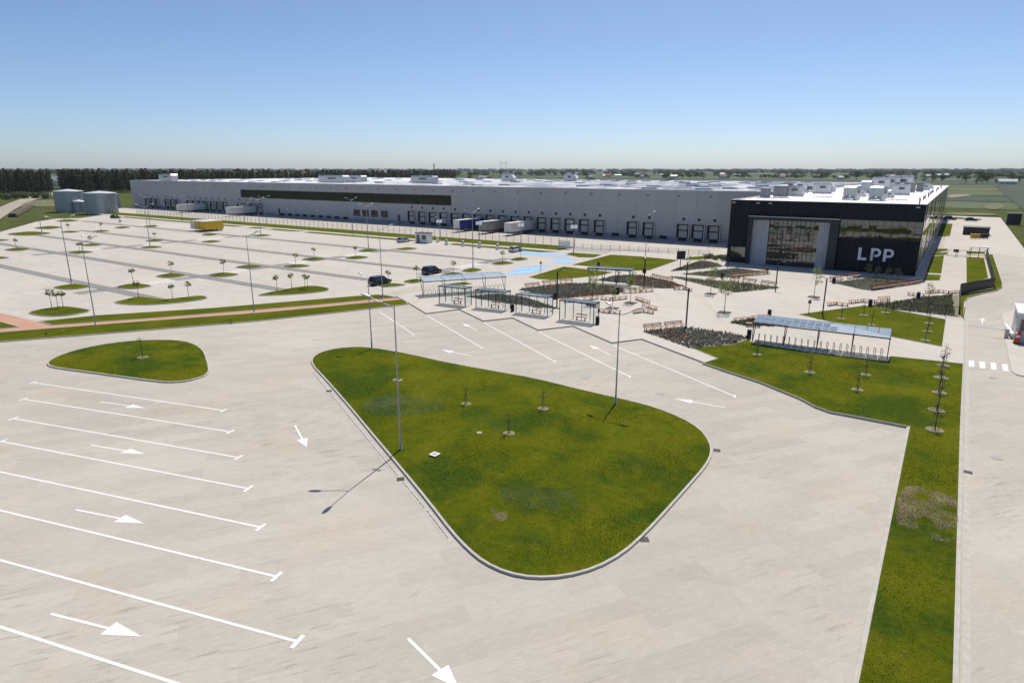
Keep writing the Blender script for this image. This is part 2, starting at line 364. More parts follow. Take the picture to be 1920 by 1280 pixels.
def island(name, pts, mat='grass_lawn', h=.12, kerb=.14, dome=.0, label=None):
    """kerbed planting island; its kerb is a part of it"""
    if area(pts) < 0: pts = pts[::-1]
    inner = offset(pts, -kerb)
    mb = MB().sheet(inner, h - .02)
    if dome:
        c = (sum(p[0] for p in inner) / len(inner), sum(p[1] for p in inner) / len(inner))
        mb = MB(); rings = [1, .93, .8, .6, .35]; n = len(inner)
        for k, r in enumerate(rings):
            mb.v += [(c[0] + (p[0] - c[0]) * r, c[1] + (p[1] - c[1]) * r, h - .02 + dome * (1 - r * r)) for p in inner]
        mb.v.append((c[0], c[1], h - .02 + dome))
        mb.f += [(k * n + i, k * n + (i + 1) % n, (k + 1) * n + (i + 1) % n, (k + 1) * n + i) for k in range(4) for i in range(n)]
        mb.f += [(4 * n + i, 4 * n + (i + 1) % n, 5 * n) for i in range(n)]
    o = struct(name, mb, mat, bool(dome), label)
    ring(inner, pts, -.03, h).build('kerb', 'kerb', o)
    return o
# ------------------------------------------------------------------ terrain
mb = MB(); rr = [0, 60, 150, 300, 600, 1200, 2500, 5000, 9000, 12500]; na = 48
mb.v.append((0, 0, -.35))
for r in rr[1:]:
    mb.v += [(r * math.cos(2 * math.pi * i / na), r * math.sin(2 * math.pi * i / na), -.35) for i in range(na)]
mb.f += [(0, 1 + i, 1 + (i + 1) % na) for i in range(na)]
for k in range(len(rr) - 2):
    a, b = 1 + k * na, 1 + (k + 1) * na
    mb.f += [(a + i, b + i, b + (i + 1) % na, a + (i + 1) % na) for i in range(na)]
struct('terrain', mb, 'field')
def field(name, poly, mat, z): return struct(name, MB().sheet(poly, z), mat)
# crops beyond the site, long strips across the plain
for i, (y0, y1, x0, x1, m) in enumerate([
        (430, 520, -150, 24, 'field_mid'), (530, 640, -900, 60, 'field_dark'), (655, 800, -420, 140, 'field_mid'), (815, 900, -900, 300, 'field_pale'),
        (915, 1150, -700, 260, 'field_mid'), (1170, 1500, -1500, 500, 'field_dark'), (1530, 2000, -1100, 700, 'field_mid'), (2050, 2900, -2500, 1500, 'field_dark'),
        (2950, 4200, -3500, 2600, 'field_mid'), (4300, 9000, -8000, 6000, 'field_dark')]):
    field('crop_field', [(x0, y0), (x1, y0), (x1 + (y1 - y0) * .1, y1), (x0, y1)], m, -.2 + .02 * i)
field('crop_field', [g(1925, 392), g(1873, 350), g(1855, 341), (60, 1300), (700, 1500), (400, 250)], 'field_dark', .02)
field('ditch', [g(1920, 394), g(1872, 356), g(1866, 348), g(1776, 347.6), g(1776, 346), g(1862, 345.5), g(1874, 348), g(1885, 356), g(1925, 388)], 'field_dark', .05)
field('soil_patch', smoothpoly([g(1774, 366), g(1795, 364.5), g(1830, 364.8), g(1800, 369), g(1780, 371.5)]), 'soil', .03)
field('soil_patch', smoothpoly([g(1840, 388), g(1860, 380), g(1884, 383), g(1880, 392), g(1856, 393)]), 'field_pale', .035)
field('soil_patch', smoothpoly([g(1772, 400), g(1800, 398), g(1870, 400.5), g(1868, 404.5), g(1775, 403)]), 'field_pale', .035)
field('grass_bank', smoothpoly([g(34, 389), g(45, 380), g(62, 375.5), g(108, 373), g(118, 381), g(108, 386), g(85, 387), g(60, 386)]), 'field_pale', -.14)
tr = [(-40, 425), (0, 398), (25, 385), (50, 374), (75, 367), (99, 363), (103, 356), (101, 345)]
wd = [11, 9.5, 7, 5, 4, 3, 2.4, 2]
struct('country_road', MB().sheet([g(x - w * .5, y - w * .9) for (x, y), w in zip(tr, wd)] + [g(x + w * .5, y + w * .9) for (x, y), w in zip(tr, wd)][::-1], -.15), 'dirt_track')

# ------------------------------------------------------------------ paved site
LEFT = [g(226, 402), g(150, 409), g(105, 410), g(67, 416), g(0, 435), g(-250, 500)]
struct('road_pavement', MB().sheet([(15, -60), (15.2, 213), (14.8, 350.5), (-6, 349), (-6, 150), (-60, 151)] + LEFT + [(-330, -60)], 0), 'road_paving')
struct('parking_pavement', MB().sheet([g(-300, 620), g(-60, 607), g(180, 593), g(400, 579), g(662, 557), g(707, 554), g(790, 535), g(985, 522), g(1130, 478), (-78, 139), (-322, 139)] + LEFT[1:-1] + [g(-250, 499)], .006), 'parking_paving')
struct('loading_yard', MB().sheet([(-372, 151.5), (-60, 151.5), (-41, 161), (-41, 181), (-372, 181)], .006), 'yard_paving')
struct('yard_ramp', MB().sheet([g(1065, 463), g(1205, 468), g(1325, 478), g(1325, 485), g(1240, 482), g(1075, 473)], .012), 'ramp_grey')
ZP = .15
ZIG = [(769, 571), (799, 589), (861, 581), (906, 603), (961, 597), (1009, 620), (1074, 612.5), (1147, 644), (1203, 637)]
KERBLINE = [(1316, 680), (1362, 697), (1424, 717), (1468, 735), (1500, 748), (1528, 763), (1556, 773), (1600, 781), (1703, 800)]
P_ = gp(ZIG + KERBLINE) + [(-1.0, 57.0), (-.8, 25), (-.8, -30), (2.75, -30), (2.75, 106)] + gp([(1810, 567), (1817, 558), (1841, 551), (1871, 545), (1880, 539), (1881, 531), (1862, 476), (1850, 475)]) \
    + [g(1772, 470), (-5.3, 175), (-5.3, 146), (-41.4, 146), (-41.4, 156), (-48, 158)] + gp([(1147, 472), (1135, 477.5), (1071, 497), (1057, 499.2), (989, 520.5), (940, 523), (880, 531), (790, 546), (742, 556)])
if area(P_) < 0: P_ = P_[::-1]
inn = offset(P_, -.13)
pz = struct('plaza_pavement', MB().sheet(inn, ZP), 'plaza_paving')
ring(inn, P_, -.05, ZP + .004).build('kerb', 'kerb', pz)
# yard-side service drive east of the office wing
struct('service_drive', MB().sheet([g(1768, 470), g(1784, 404.5), g(1876, 408), g(1918, 463), (14.9, 190), g(1862, 474), g(1851, 473)], .006), 'plaza_paving')

# red cycle path and its verges
red = [(-60, 625), (0, 621), (95, 612.5), (180, 608), (300, 598), (480, 584.5), (600, 574), (720, 563), (752, 560)]
RP = gp([(-60, 574), (0, 587), (38, 596), (72, 604), (96, 611)] + [(300, 596.4), (480, 582), (600, 572), (700, 562.4), (748, 558.6), (758, 561.5)] + [(720, 565), (600, 576.5), (480, 587.3), (300, 600.5), (95, 616), (0, 623.5), (-60, 628)])
struct('cycle_path', MB().sheet(RP, .05), 'red_paving')
island('verge_lawn', gp([(72, 603.5), (98, 610.5), (300, 596.2), (480, 581.8), (600, 571.8), (700, 562.2), (746, 558.4), (725, 554.5), (707, 553), (662, 556), (400, 578), (180, 592)]), h=.1)
island('verge_lawn', gp([(-60, 648), (0, 642), (120, 632.5), (273, 620), (480, 603), (640, 586), (766, 571), (758, 562), (720, 565.2), (600, 576.8), (480, 587.6), (300, 600.8), (95, 616.4), (0, 624), (-60, 628.5)]), h=.12)
island('verge_lawn', gp([(-60, 598), (0, 603), (40, 614), (0, 617.5), (-60, 621)]), h=.1)

# ------------------------------------------------------------------ kerbed islands
BIG = gp([(583, 681), (585, 671), (600, 661.5), (630, 654), (670, 651), (700, 653), (760, 663), (850, 683), (940, 699), (1000, 709.5), (1100, 734), (1180, 752), (1230, 765), (1280, 785), (1315, 806), (1333, 830), (1336.5, 852), (1325, 876),
          (1290, 916), (1250, 961), (1210, 1004), (1170, 1040), (1120, 1068), (1060, 1084), (1000, 1087), (950, 1078), (905, 1057), (875, 1032), (845, 1000), (800, 941), (750, 880), (700, 820), (650, 759), (610, 713), (590, 692)])
BIG = smoothpoly(BIG, 1)
island('grass_island', BIG, 'grass_near', .14, .16, .25)
SMALL = smoothpoly(gp([(87, 683), (93, 676), (120, 664), (160, 653), (210, 644), (260, 639), (310, 638), (345, 640), (368, 647), (382, 657), (388, 670), (394, 692), (392, 701), (380, 708), (355, 715), (330, 718), (300, 718), (200, 704), (110, 692), (92, 688)]), 1)
island('grass_island', SMALL, 'grass_near', .14, .16, .2)
# slot drain beside the big island: a light channel of concrete units with an iron slot
dr = [(588, 700), (606, 722), (650, 776), (700, 837), (750, 897), (800, 957), (845, 1016)]
for i in range(len(dr) - 1):
    pass
ch = gp(dr); so = MB(); sl_ = MB()
for a, b in zip(ch, ch[1:]):
    a, b = Vector(a), Vector(b); d = (b - a).normalized(); nrm = Vector((-d.y, d.x)) * .17
    so.add([(*(a - nrm), .010), (*(b - nrm), .010), (*(b + nrm), .010), (*(a + nrm), .010)], [(0, 1, 2, 3)])
    L = (b - a).length; k = 0.
    while k < L - .4:
        p, q = a + d * k, a + d * min(L, k + .42); m_ = nrm * .16
        sl_.add([(*(p - m_), .014), (*(q - m_), .014), (*(q + m_), .014), (*(p + m_), .014)], [(0, 1, 2, 3)]); k += .5
dro = struct('drain_channel', so, 'kerb'); tag(sl_.build('drain_slot', 'concrete_grate', dro), kind='stuff')
# long lawn in the lower right with its strip along the road, and lawns on the plaza
LAWN_F = gp([(1317, 680.5), (1345, 672), (1297, 652.5), (1376, 645.5), (1404, 635)], ZP) + gp([(1412, 643), (1530, 662), (1664, 677), (1668, 667.5), (1807, 682)], ZP) + [(2.6, 60), (2.6, -30), (-.65, -30), (-.65, 25), (-.85, 57.25)] + gp([(1600, 780), (1556, 772), (1528, 762), (1500, 747), (1468, 734), (1424, 716), (1362, 696)], ZP)
island('lawn', LAWN_F, 'grass_near', .20, .08)
LAWN_G = gp([(1497, 589.5), (1540, 583.5), (1622, 573), (1673, 580.5), (1774, 599), (1767, 650), (1669, 631), (1593, 612)], ZP)
island('lawn', LAWN_G, 'grass_lawn', .20, .06)
island('lawn', gp([(1073, 496.5), (1145, 477.8), (1200, 481), (1272, 487.8), (1218, 507), (1190, 507.6), (1160, 504.5)], ZP), 'grass_lawn', .20, .06)
island('lawn', gp([(991, 520), (1057, 500), (1100, 505), (1150, 510.5), (1128, 516), (1085, 521), (1040, 524.5), (1010, 523.5)], ZP), 'grass_lawn', .20, .06)
island('lawn', gp([(1278, 487.5), (1295, 482), (1370, 477), (1366, 481), (1310, 487)], ZP), 'grass_lawn', .20, .06)
for q in ([(1731, 527.5), (1735.5, 515.5), (1764.5, 517), (1762, 527)], [(1736, 512.8), (1747, 482), (1770, 480), (1765, 514)], [(1751, 474), (1755, 467.5), (1777, 467.5), (1776, 471.5)], [(1750, 480.5), (1751.5, 475.5), (1776.5, 474), (1775.5, 478.5)], [(1757, 445), (1765, 420), (1786, 420.5), (1781.5, 442)],
          [(1812, 534), (1811.5, 483), (1845, 485), (1853, 522.5)], [(1812, 477), (1811.5, 472), (1846, 473), (1846, 477.5)]):
    island('lawn', gp(q, .02), 'grass_lawn', .20, .05)
island('lawn', gp([(1797, 590), (1797, 553), (1862, 541), (1857, 520), (1846, 478), (1861, 477), (1879.5, 531), (1878.5, 538.5), (1870, 544), (1841, 549.8), (1816, 557), (1808, 567), (1806, 595)], ZP), 'grass_lawn', .20, .05)
island('lawn', gp([(1788, 407), (1789, 410.5), (1838, 413), (1841, 411)]), 'grass_lawn', .1, .05)
# verge along the yard fence, footpath between two strips of grass
island('verge_lawn', [(-340, 142.4), (-83, 142.4), (-83, 149.5), (-110, 151), (-340, 151)], 'grass_lawn', .1, .05)
struct('footpath', MB().sheet([(-335, 139.6), (-50, 139.9), (-50, 142.2), (-335, 142.2)], .03), 'path_light')
for x0, x1 in ((-300, -213), (-208, -199), (-196, -180), (-177, -127), (-115, -82)):
    island('verge_lawn', [(x0, 136.4), (x1 - 3, 136.4), (x1, 139.3), (x0, 139.3)], 'grass_lawn', .1, .05)
for a, b in ((-213, -208), (-199, -196), (-180, -177), (-127, -122)):
    struct('footpath', MB().sheet([(a - 3, 134), (b - 3, 134), (b, 139.6), (a, 139.6)], .02), 'path_light')
island('verge_lawn', gp([(1062, 477), (1072, 474), (1128, 478), (1115, 483), (1085, 482.5)]), 'grass_lawn', .1, .05)

# parking rows: grey paved strips with a kerb on their near side
STRIPS = [(50.7, -200, -101), (67.2, -262, -93.5), (83.0, -250, -90), (98.3, -246, -81), (117.4, -290, -83)]
for Y, x0, x1 in STRIPS:
    o = struct('planting_strip_path', MB().box(x0, x1, Y - .85, Y + .85, -.02, .09), 'grey_paving')
    MB().box(x0, x1, Y - 1.0, Y - .852, -.02, .11).build('kerb', 'kerb', o)
for Xc, rows in ((-183.5, (67.2, 83.0, 98.3, 117.4)), (-119.6, (50.7, 67.2, 83.0, 98.3, 117.4)), (-85.5, (98.3, 117.4))):
    for Y in rows:
        struct('crossing_path', MB().sheet([(Xc - 1.4, Y - 5.2), (Xc + 1.4, Y - 5.2), (Xc + 1.4, Y + 5.2), (Xc - 1.4, Y + 5.2)], .012 if Y < 0 else .014), 'grey_paving')
    for a, b in zip(rows, rows[1:]):
        mbz = MB(); y = a + 5.6
        while y < b - 5.6:
            mbz.sheet([(Xc - 1.6, y), (Xc + 1.6, y), (Xc + 1.6, y + .45), (Xc - 1.6, y + .45)], .018); y += .95
        struct('zebra_crossing', mbz, 'paint')
for Y, x0, x1 in STRIPS:
    for s in (-1, 1):
        mbz = MB(); x = x0 + 3
        while x < x1 - 2:
            mbz.sheet([(x, Y + s * 1.1), (x + .1, Y + s * 1.1), (x + .1, Y + s * 5.6), (x, Y + s * 5.6)][::s], .018); x += 2.5
        struct('bay_markings', mbz, 'paint_worn')
mbz = MB(); x = -126.
while x < -86:
    mbz.sheet([(x, 130.5), (x + .14, 130.5), (x + .14, 135.6), (x, 135.6)], .018)
    mbz.sheet([(x, 123.5), (x + .14, 123.5), (x + .14, 118.5), (x, 118.5)], .018); x += 2.5
struct('bay_markings', mbz, 'paint')
for q in ([(976, 470), (1070, 479), (1060, 482.5), (972, 476)], [(1026, 491), (1046, 485), (1083, 486), (1068, 493.5), (1040, 493)], [(942, 516), (975, 500.5), (1036, 497), (1012, 508), (985, 514)]):
    a = gp(q); struct('blue_parking_bays', MB().sheet(a, .020), 'blue_paint')
for q in ([(985, 473), (1060, 480)], [(1036, 489), (1074, 490.5)], [(955, 512.5), (1000, 509)], [(966, 505), (1022, 502)]):
    a, b = Vector(g(*q[0])), Vector(g(*q[1])); mbz = MB()
    for k in range(7):
        p = a.lerp(b, k / 6); mbz.sheet([(p.x - .07, p.y - 1.6), (p.x + .07, p.y - 1.6), (p.x + .07, p.y + 1.6), (p.x - .07, p.y + 1.6)], .024)
    struct('bay_markings', mbz, 'paint')
def pix(zx, zy, s, ox, oy): return ox + zx / s, oy + zy / s
LENS = [(4, -1, 3, 0, 0)]
lens5 = [(40, 400, 153, 16), (250, 480, 108, 12), (415, 605, 56, 9), (-120, 80, 203, 8), (25, 240, 272, 12), (450, 605, 140, 7), (690, 830, 134, 7), (855, 985, 107, 8), (1070, 1195, 98, 8), (610, 780, 238, 9), (505, 710, 293, 11), (-130, 80, 336, 10),
         (1085, 1245, 205, 9), (1050, 1225, 255, 9), (1505, 1645, 160, 9), (1505, 1665, 213, 9), (390, 695, 553, 22), (860, 1150, 549, 22), (1160, 1410, 469, 18), (1555, 1800, 463, 17), (1760, 1980, 402, 14), (195, 700, 738, 40)]
lens6 = [(515, 735, 397, 13), (655, 850, 344, 12), (980, 1170, 333, 13), (1080, 1245, 280, 12), (1365, 1535, 267, 10), (290, 440, 167, 8), (1215, 1450, 540, 13), (1420, 1590, 510, 16), (1700, 1890, 460, 14)]
lens7 = [(660, 820, 268, 16), (880, 1060, 215, 13), (1020, 1165, 185, 13), (530, 810, 375, 16)]
for arr, ox, oy in ((lens5, 0, 400), (lens6, 400, 400), (lens7, 700, 440)):
    for xl, xr, y, h in arr:
        xm = (xl + xr) / 2; w = xr - xl
        q = [(xl, y + h * .25), (xm - w * .2, y - h * .55), (xm + w * .05, y - h), (xr - w * .15, y - h * .5), (xr, y - h * .1), (xm + w * .2, y + h * .7), (xm - w * .08, y + h), (xl + w * .15, y + h * .75)]
        island('parking_island', smoothpoly(gp([pix(a, b, 4, ox, oy) for a, b in q]), 1), 'grass_lawn', .14, .1, .05)
island('parking_island', smoothpoly(gp([(212, 568), (222, 565.5), (255, 557.5), (275, 557.5), (297, 564.5), (340, 559), (375, 555), (388, 557), (390, 560), (375, 563.5), (330, 569), (280, 572.5), (235, 572)]), 1), 'grass_lawn', .14, .1, .05)
island('parking_island', smoothpoly(gp([(482, 554), (520, 546), (560, 538.5), (590, 536.3), (612, 540), (619, 543), (612, 546.5), (580, 550.5), (530, 554), (490, 555)]), 1), 'grass_lawn', .14, .1, .05)

# ------------------------------------------------------------------ painted markings on the near apron
LD = Vector((22.2, 6.2)).normalized(); LN = Vector((-LD.y, LD.x))
def strip(mb, a, b, w, z):
    a, b = Vector(a), Vector(b); d = (b - a).normalized(); n = Vector((-d.y, d.x)) * w / 2
    mb.add([(*(a - n), z), (*(b - n), z), (*(b + n), z), (*(a + n), z)], [(0, 1, 2, 3)])
for k in range(9):
    b = Vector((-49.7 + 4.75 * k, 28.5 - 2.38 * k)); a = b - LD * 23.05
    m1 = MB(); strip(m1, a, b, .16, .008)
    for e in (a, b): strip(m1, e - LN * .42, e + LN * .42, .22, .0124)
    struct('lane_line', m1, 'paint')
def arrow(tail, tip, w=.15, hw=.43, hl=.36, z=.008):
    a, b = Vector(tail), Vector(tip); d = (b - a); L = d.length; d.normalize(); n = Vector((-d.y, d.x))
    m1 = MB(); c = b - d * L * hl
    m1.add([(*(a - n * w / 2), z), (*(c - n * w / 2), z), (*(c + n * w / 2), z), (*(a + n * w / 2), z)], [(0, 1, 2, 3)])
    m1.add([(*(c - n * hw), z), (*b, z), (*(c + n * hw), z)], [(0, 1, 2)])
    struct('arrow_marking', m1, 'paint')
for t_, p_ in [((188, 753), (273, 765)), ((170, 834), (273, 851)), ((142, 955), (272, 981)), ((95, 1150), (267, 1193)), ((553, 797), (575, 838)), ((765, 1196), (862, 1292)),
               ((894, 619.5), (868, 606.5)), ((886, 668), (827, 655.5)), ((1144, 665), (1105, 647)), ((1359.6, 764), (1264, 747)), ((1841, 607), (1843, 597))]:
    arrow(g(*t_), g(*p_))
for a, b in [((711, 584), (776, 627)), ((800, 591), (904, 652)), ((908, 605), (1041, 678)), ((1010, 622), (1181, 706)), ((1149, 647), (1378, 743))]:
    m1 = MB(); strip(m1, g(*a), g(*b), .16, .008); strip(m1, Vector(g(*b)) + Vector((-.1, .35)), Vector(g(*b)) + Vector((.1, -.35)), .16, .0124); struct('lane_line', m1, 'paint')
for q in ([(1816, 675.5), (1826.5, 676), (1827, 687.7), (1816.5, 687.5)], [(1836, 677.5), (1847, 678), (1848, 690.5), (1837, 690)], [(1857, 679.5), (1867.5, 680.5), (1869, 693), (1858.5, 692)], [(1878, 682), (1889, 683), (1891, 696), (1880.5, 694.5)]):
    struct('zebra_crossing', MB().sheet(gp(q), .008), 'paint')
# right-hand pavement kerb and edge band of the exit road
struct('pavement', MB().prism(gp([(1897, 697), (1891, 672), (1885, 640), (1880, 606), (1878, 588), (1990, 560), (2100, 720), (1990, 722), (1930, 709), (1905, 703)]), -.03, .10), 'plaza_paving')
m1 = MB(); strip(m1, (3.0, -30), (3.0, 106), .3, .008); struct('gutter_band', m1, 'kerb')
# drain grates and manhole covers, each set in the paving
def grate(px, z=.004, s=.5, rz=0.):
    x, y = g(*px); o = MB().box(-s / 2, s / 2, -s / 2, s / 2, -.02, .014).build('drain_grate', 'concrete_grate'); o.location = (x, y, z); o.rotation_euler[2] = rz
    mm = MB()
    for k in range(5): mm.box(-s / 2 + .05 + k * s / 5.4, -s / 2 + .10 + k * s / 5.4, -s / 2 + .04, s / 2 - .04, .014, .026)
    mm.build('grate_bar', 'black_steel', o)['kind'] = 'stuff'
    return o
for px, l, rz in [((1344, 844), 'small iron drain grate at the right tip of the big grass island', .3), ((1208, 1011), 'rusty drain grate beside the lower right kerb of the big island', .6), ((751, 898), 'drain grate in the channel near the double lamp shadow', .8), ((617, 733), 'drain grate in the channel near the left end of the big island', .8), ((1815, 885), 'drain grate at the edge of the exit road beside the grass strip', 0.)]:
    tag(grate(px, rz=rz), l, 'drain')
def manhole(px, l, r=.42, z=.0, sq=False, mat='kerb'):
    x, y = g(*px, z); t = thing('manhole_cover', l, 'manhole', (x, y, z))
    if sq: MB().box(-r, r, -r, r, -.02, .02).build('rim', mat, t); MB().box(-r * .6, r * .6, -r * .6, r * .6, .02, .03).build('lid', 'concrete', t)
    else: MB().lathe([(0, .02), (r, .02), (r, -.02)], 20).build('rim', mat, t); MB().lathe([(0, .034), (r * .72, .034), (r * .72, .02)], 20).build('lid', 'concrete', t)
for a in [((1241, 737), 'square pale manhole cover in the bus lane near the long white arrow', .42, .008, True), ((1098, 707), 'small square cover between two bus lane lines', .36, .008, True), ((1869, 857), 'round manhole cover in the exit road below the crossing', .45, .008), ((1861, 708), 'pale manhole cover on the exit road just below the zebra crossing', .36, .008),
          ((899, 811), 'round white concrete cover in the grass of the big island', .3, .33, False, 'white_metal'), ((815, 851), 'square white cover in the grass beside the tall double lamp', .3, .33, True, 'white_metal'), ((1355, 636), 'pale square service cover among the russet plants', .4, .22, True), ((1279, 641), 'pale service cover amid the grey plants near the bike canopy', .4, .22, True)]:
    manhole(*a)
# ------------------------------------------------------------------ warehouse
WX0, WX1, WY0, WY1, WZ = -379.0, -38.0, 180.0, 346.0, 14.35
wh = thing('warehouse', 'huge low grey warehouse with white roof, loading docks and a long dark ribbon window', 'warehouse', (WX0, WY0, 0))
def W(mb, name, mat, smooth=False, parent=None):       # warehouse coordinates are world metres
    mb.v = [(x - WX0, y - WY0, z) for x, y, z in mb.v]; return mb.build(name, mat, parent or wh, smooth)
W(MB().box(WX0, WX1, WY0 + .12, WY1, 0, WZ - .25), 'core_wall', 'wall_grey')
W(MB().box(WX0 + .3, WX1 - .3, WY0 + .4, WY1 - .3, WZ - .25, WZ - .1), 'roof', 'roof_ware')
rim = MB()
rim.box(WX0 - .05, WX1, WY0 - .06, WY0 + .4, WZ - .02, WZ + .06); rim.box(WX0 - .05, WX1, WY1 - .3, WY1 + .05, WZ - .02, WZ + .06); rim.box(WX0 - .05, WX0 + .3, WY0 + .402, WY1 - .302, WZ - .02, WZ + .06)
W(rim, 'parapet_cap', 'alu')
pan = cached('wpan', lambda: MB().box(0, 5.96, 0, .12, 1.25, WZ - .022).mesh('wall_panel', 'wall_grey'))
pli = cached('wpli', lambda: MB().box(0, 5.96, .02, .12, 0, 1.23).mesh('plinth_panel', 'wall_plinth'))
x = WX0
while x < WX1 - 6:
    put('wall_panel', pan, wh, (x - WX0 + .02, random.uniform(-.004, .004), 0)); put('plinth_panel', pli, wh, (x - WX0 + .02, 0, 0)); x += 6.0
# ribbon window
f0 = W(MB().box(-276.6, -150.0, WY0 - .10, WY0 - .004, 7.55, 11.05), 'window_band', 'dark_frame')
gl = cached('rwin', lambda: MB().box(.06, 2.98, -.03, 0, 0, 3.2).mesh('pane', 'glass_brown'))
gl2 = cached('rwin2', lambda: MB().box(.06, 2.98, -.03, 0, 0, 3.2).mesh('pane', 'glass_dark'))
for k in range(41):
    put('pane', gl if k % 5 else gl2, wh, (-276.4 + 3.08 * k - WX0, -.105, 7.7), random.uniform(-.004, .004))
# dock doors
def dock_meshes():
    d = {}
    d['frame'] = MB().box(-1.75, -1.35, -.55, -.004, 1.15, 4.75).box(1.35, 1.75, -.55, -.004, 1.15, 4.75).box(-1.75, 1.75, -.6, -.004, 4.752, 5.1).mesh('dock_shelter', 'rubber')
    d['trim'] = MB().box(1.76, 1.86, -.6, -.02, .9, 5.1).box(-1.86, 1.86, -.62, -.02, 5.104, 5.2).mesh('shelter_trim', 'alu')
    d['door'] = MB().box(-1.34, 1.34, -.08, -.004, 1.2, 4.75).mesh('dock_door', 'door_white')
    d['band'] = MB().box(-1.32, 1.32, -.11, -.082, 3.05, 3.4).mesh('door_window_band', 'dark_frame')
    d['pit'] = MB().box(-1.1, 1.1, -.28, -.004, .35, 1.15).box(-1.0, -.6, -.4, -.282, .3, 1.0).box(.6, 1.0, -.4, -.282, .3, 1.0).mesh('dock_bumper', 'rubber')
    d['plate'] = MB().box(-.42, .42, -.05, -.004, 6.0, 6.75).mesh('number_plate', 'dark_frame')
    return d
DM = dock_meshes()
docks = [-55.6, -60.0, -64.4, -74.8, -79.9] + [-90.9 - 5.22 * k for k in range(16)]
docks += [-262.5 - 5.22 * k for k in range(4)] + [-290 - 5.22 * k for k in range(7)] + [-332 - 5.22 * k for k in range(3)] + [-352 - 5.22 * k for k in range(3)]
for x in docks:
    if abs(x + 174.4) < .5: continue
    for k, nm in (('frame', 'dock_shelter'), ('trim', 'shelter_trim'), ('door', 'dock_door'), ('band', 'door_window_band'), ('pit', 'dock_bumper'), ('plate', 'number_plate')):
        put(nm, DM[k], wh, (x - WX0, 0, 0))
for x in [-70.2, -85.5] + [-206 - 5.1 * k for k in range(9)]:
    put('dock_bumper', DM['pit'], wh, (x - WX0, 0, .25))
# office windows and stairs in the middle of the wall
wmesh = MB().box(0, 3.6, -.06, -.004, 2.0, 4.6).mesh('office_window', 'dark_frame'); pmesh = MB().box(.1, .82, -.1, -.062, 2.1, 4.5).mesh('pane', 'glass_brown')
for k, x in enumerate((-201, -196, -191, -185.5)):
    w_ = put('office_window', wmesh, wh, (x - WX0, 0, 0))
    for j in range(4): put('pane', pmesh, w_, (.87 * j, 0, 0))
for x in (-176, -249):
    MB().box(-.55, .55, -.07, -.004, 1.2, 3.4).build('personnel_door', 'dark_frame', wh).location = (x - WX0, 0, 0)
    st = MB()
    for k in range(6): st.box(-.8 - k * .32, -.5 - k * .32, -1.4, -.02, 0, 1.2 - k * .19)
    st.box(-.498, .7, -1.4, -.02, 0, 1.2); st.build('steps', 'concrete', wh).location = (x - WX0, 0, 0)
    ra = MB().tube((-2.3, -1.35, 1.1), (-.5, -1.35, 2.2), .03, n=5).tube((-.5, -1.35, 2.2), (.7, -1.35, 2.2), .03, n=5)
    for q in (-2.3, -1.4, -.5, .7): ra.tube((q, -1.35, .1), (q, -1.35, 1.1 + max(0, min(1, (q + 2.3) / 1.8)) * 1.1), .025, n=5)
    ra.build('handrail', 'galv', wh).location = (x - WX0, 0, 0)
wl = MB().box(-.2, .2, -.35, -.004, 12.6, 12.85).mesh('wall_lamp', 'dark_frame')
x = -370.
while x < -45: put('wall_lamp', wl, wh, (x - WX0, 0, 0)); x += 9.2
vent = MB().lathe([(0, .08), (.45, .08), (.45, 0)], 16).mesh('round_vent', 'white_metal')
for x in (-243, -223, -184):
    o = put('round_vent', vent, wh, (x - WX0, -.005, 3.5)); o.rotation_euler = (R(90), 0, 0)
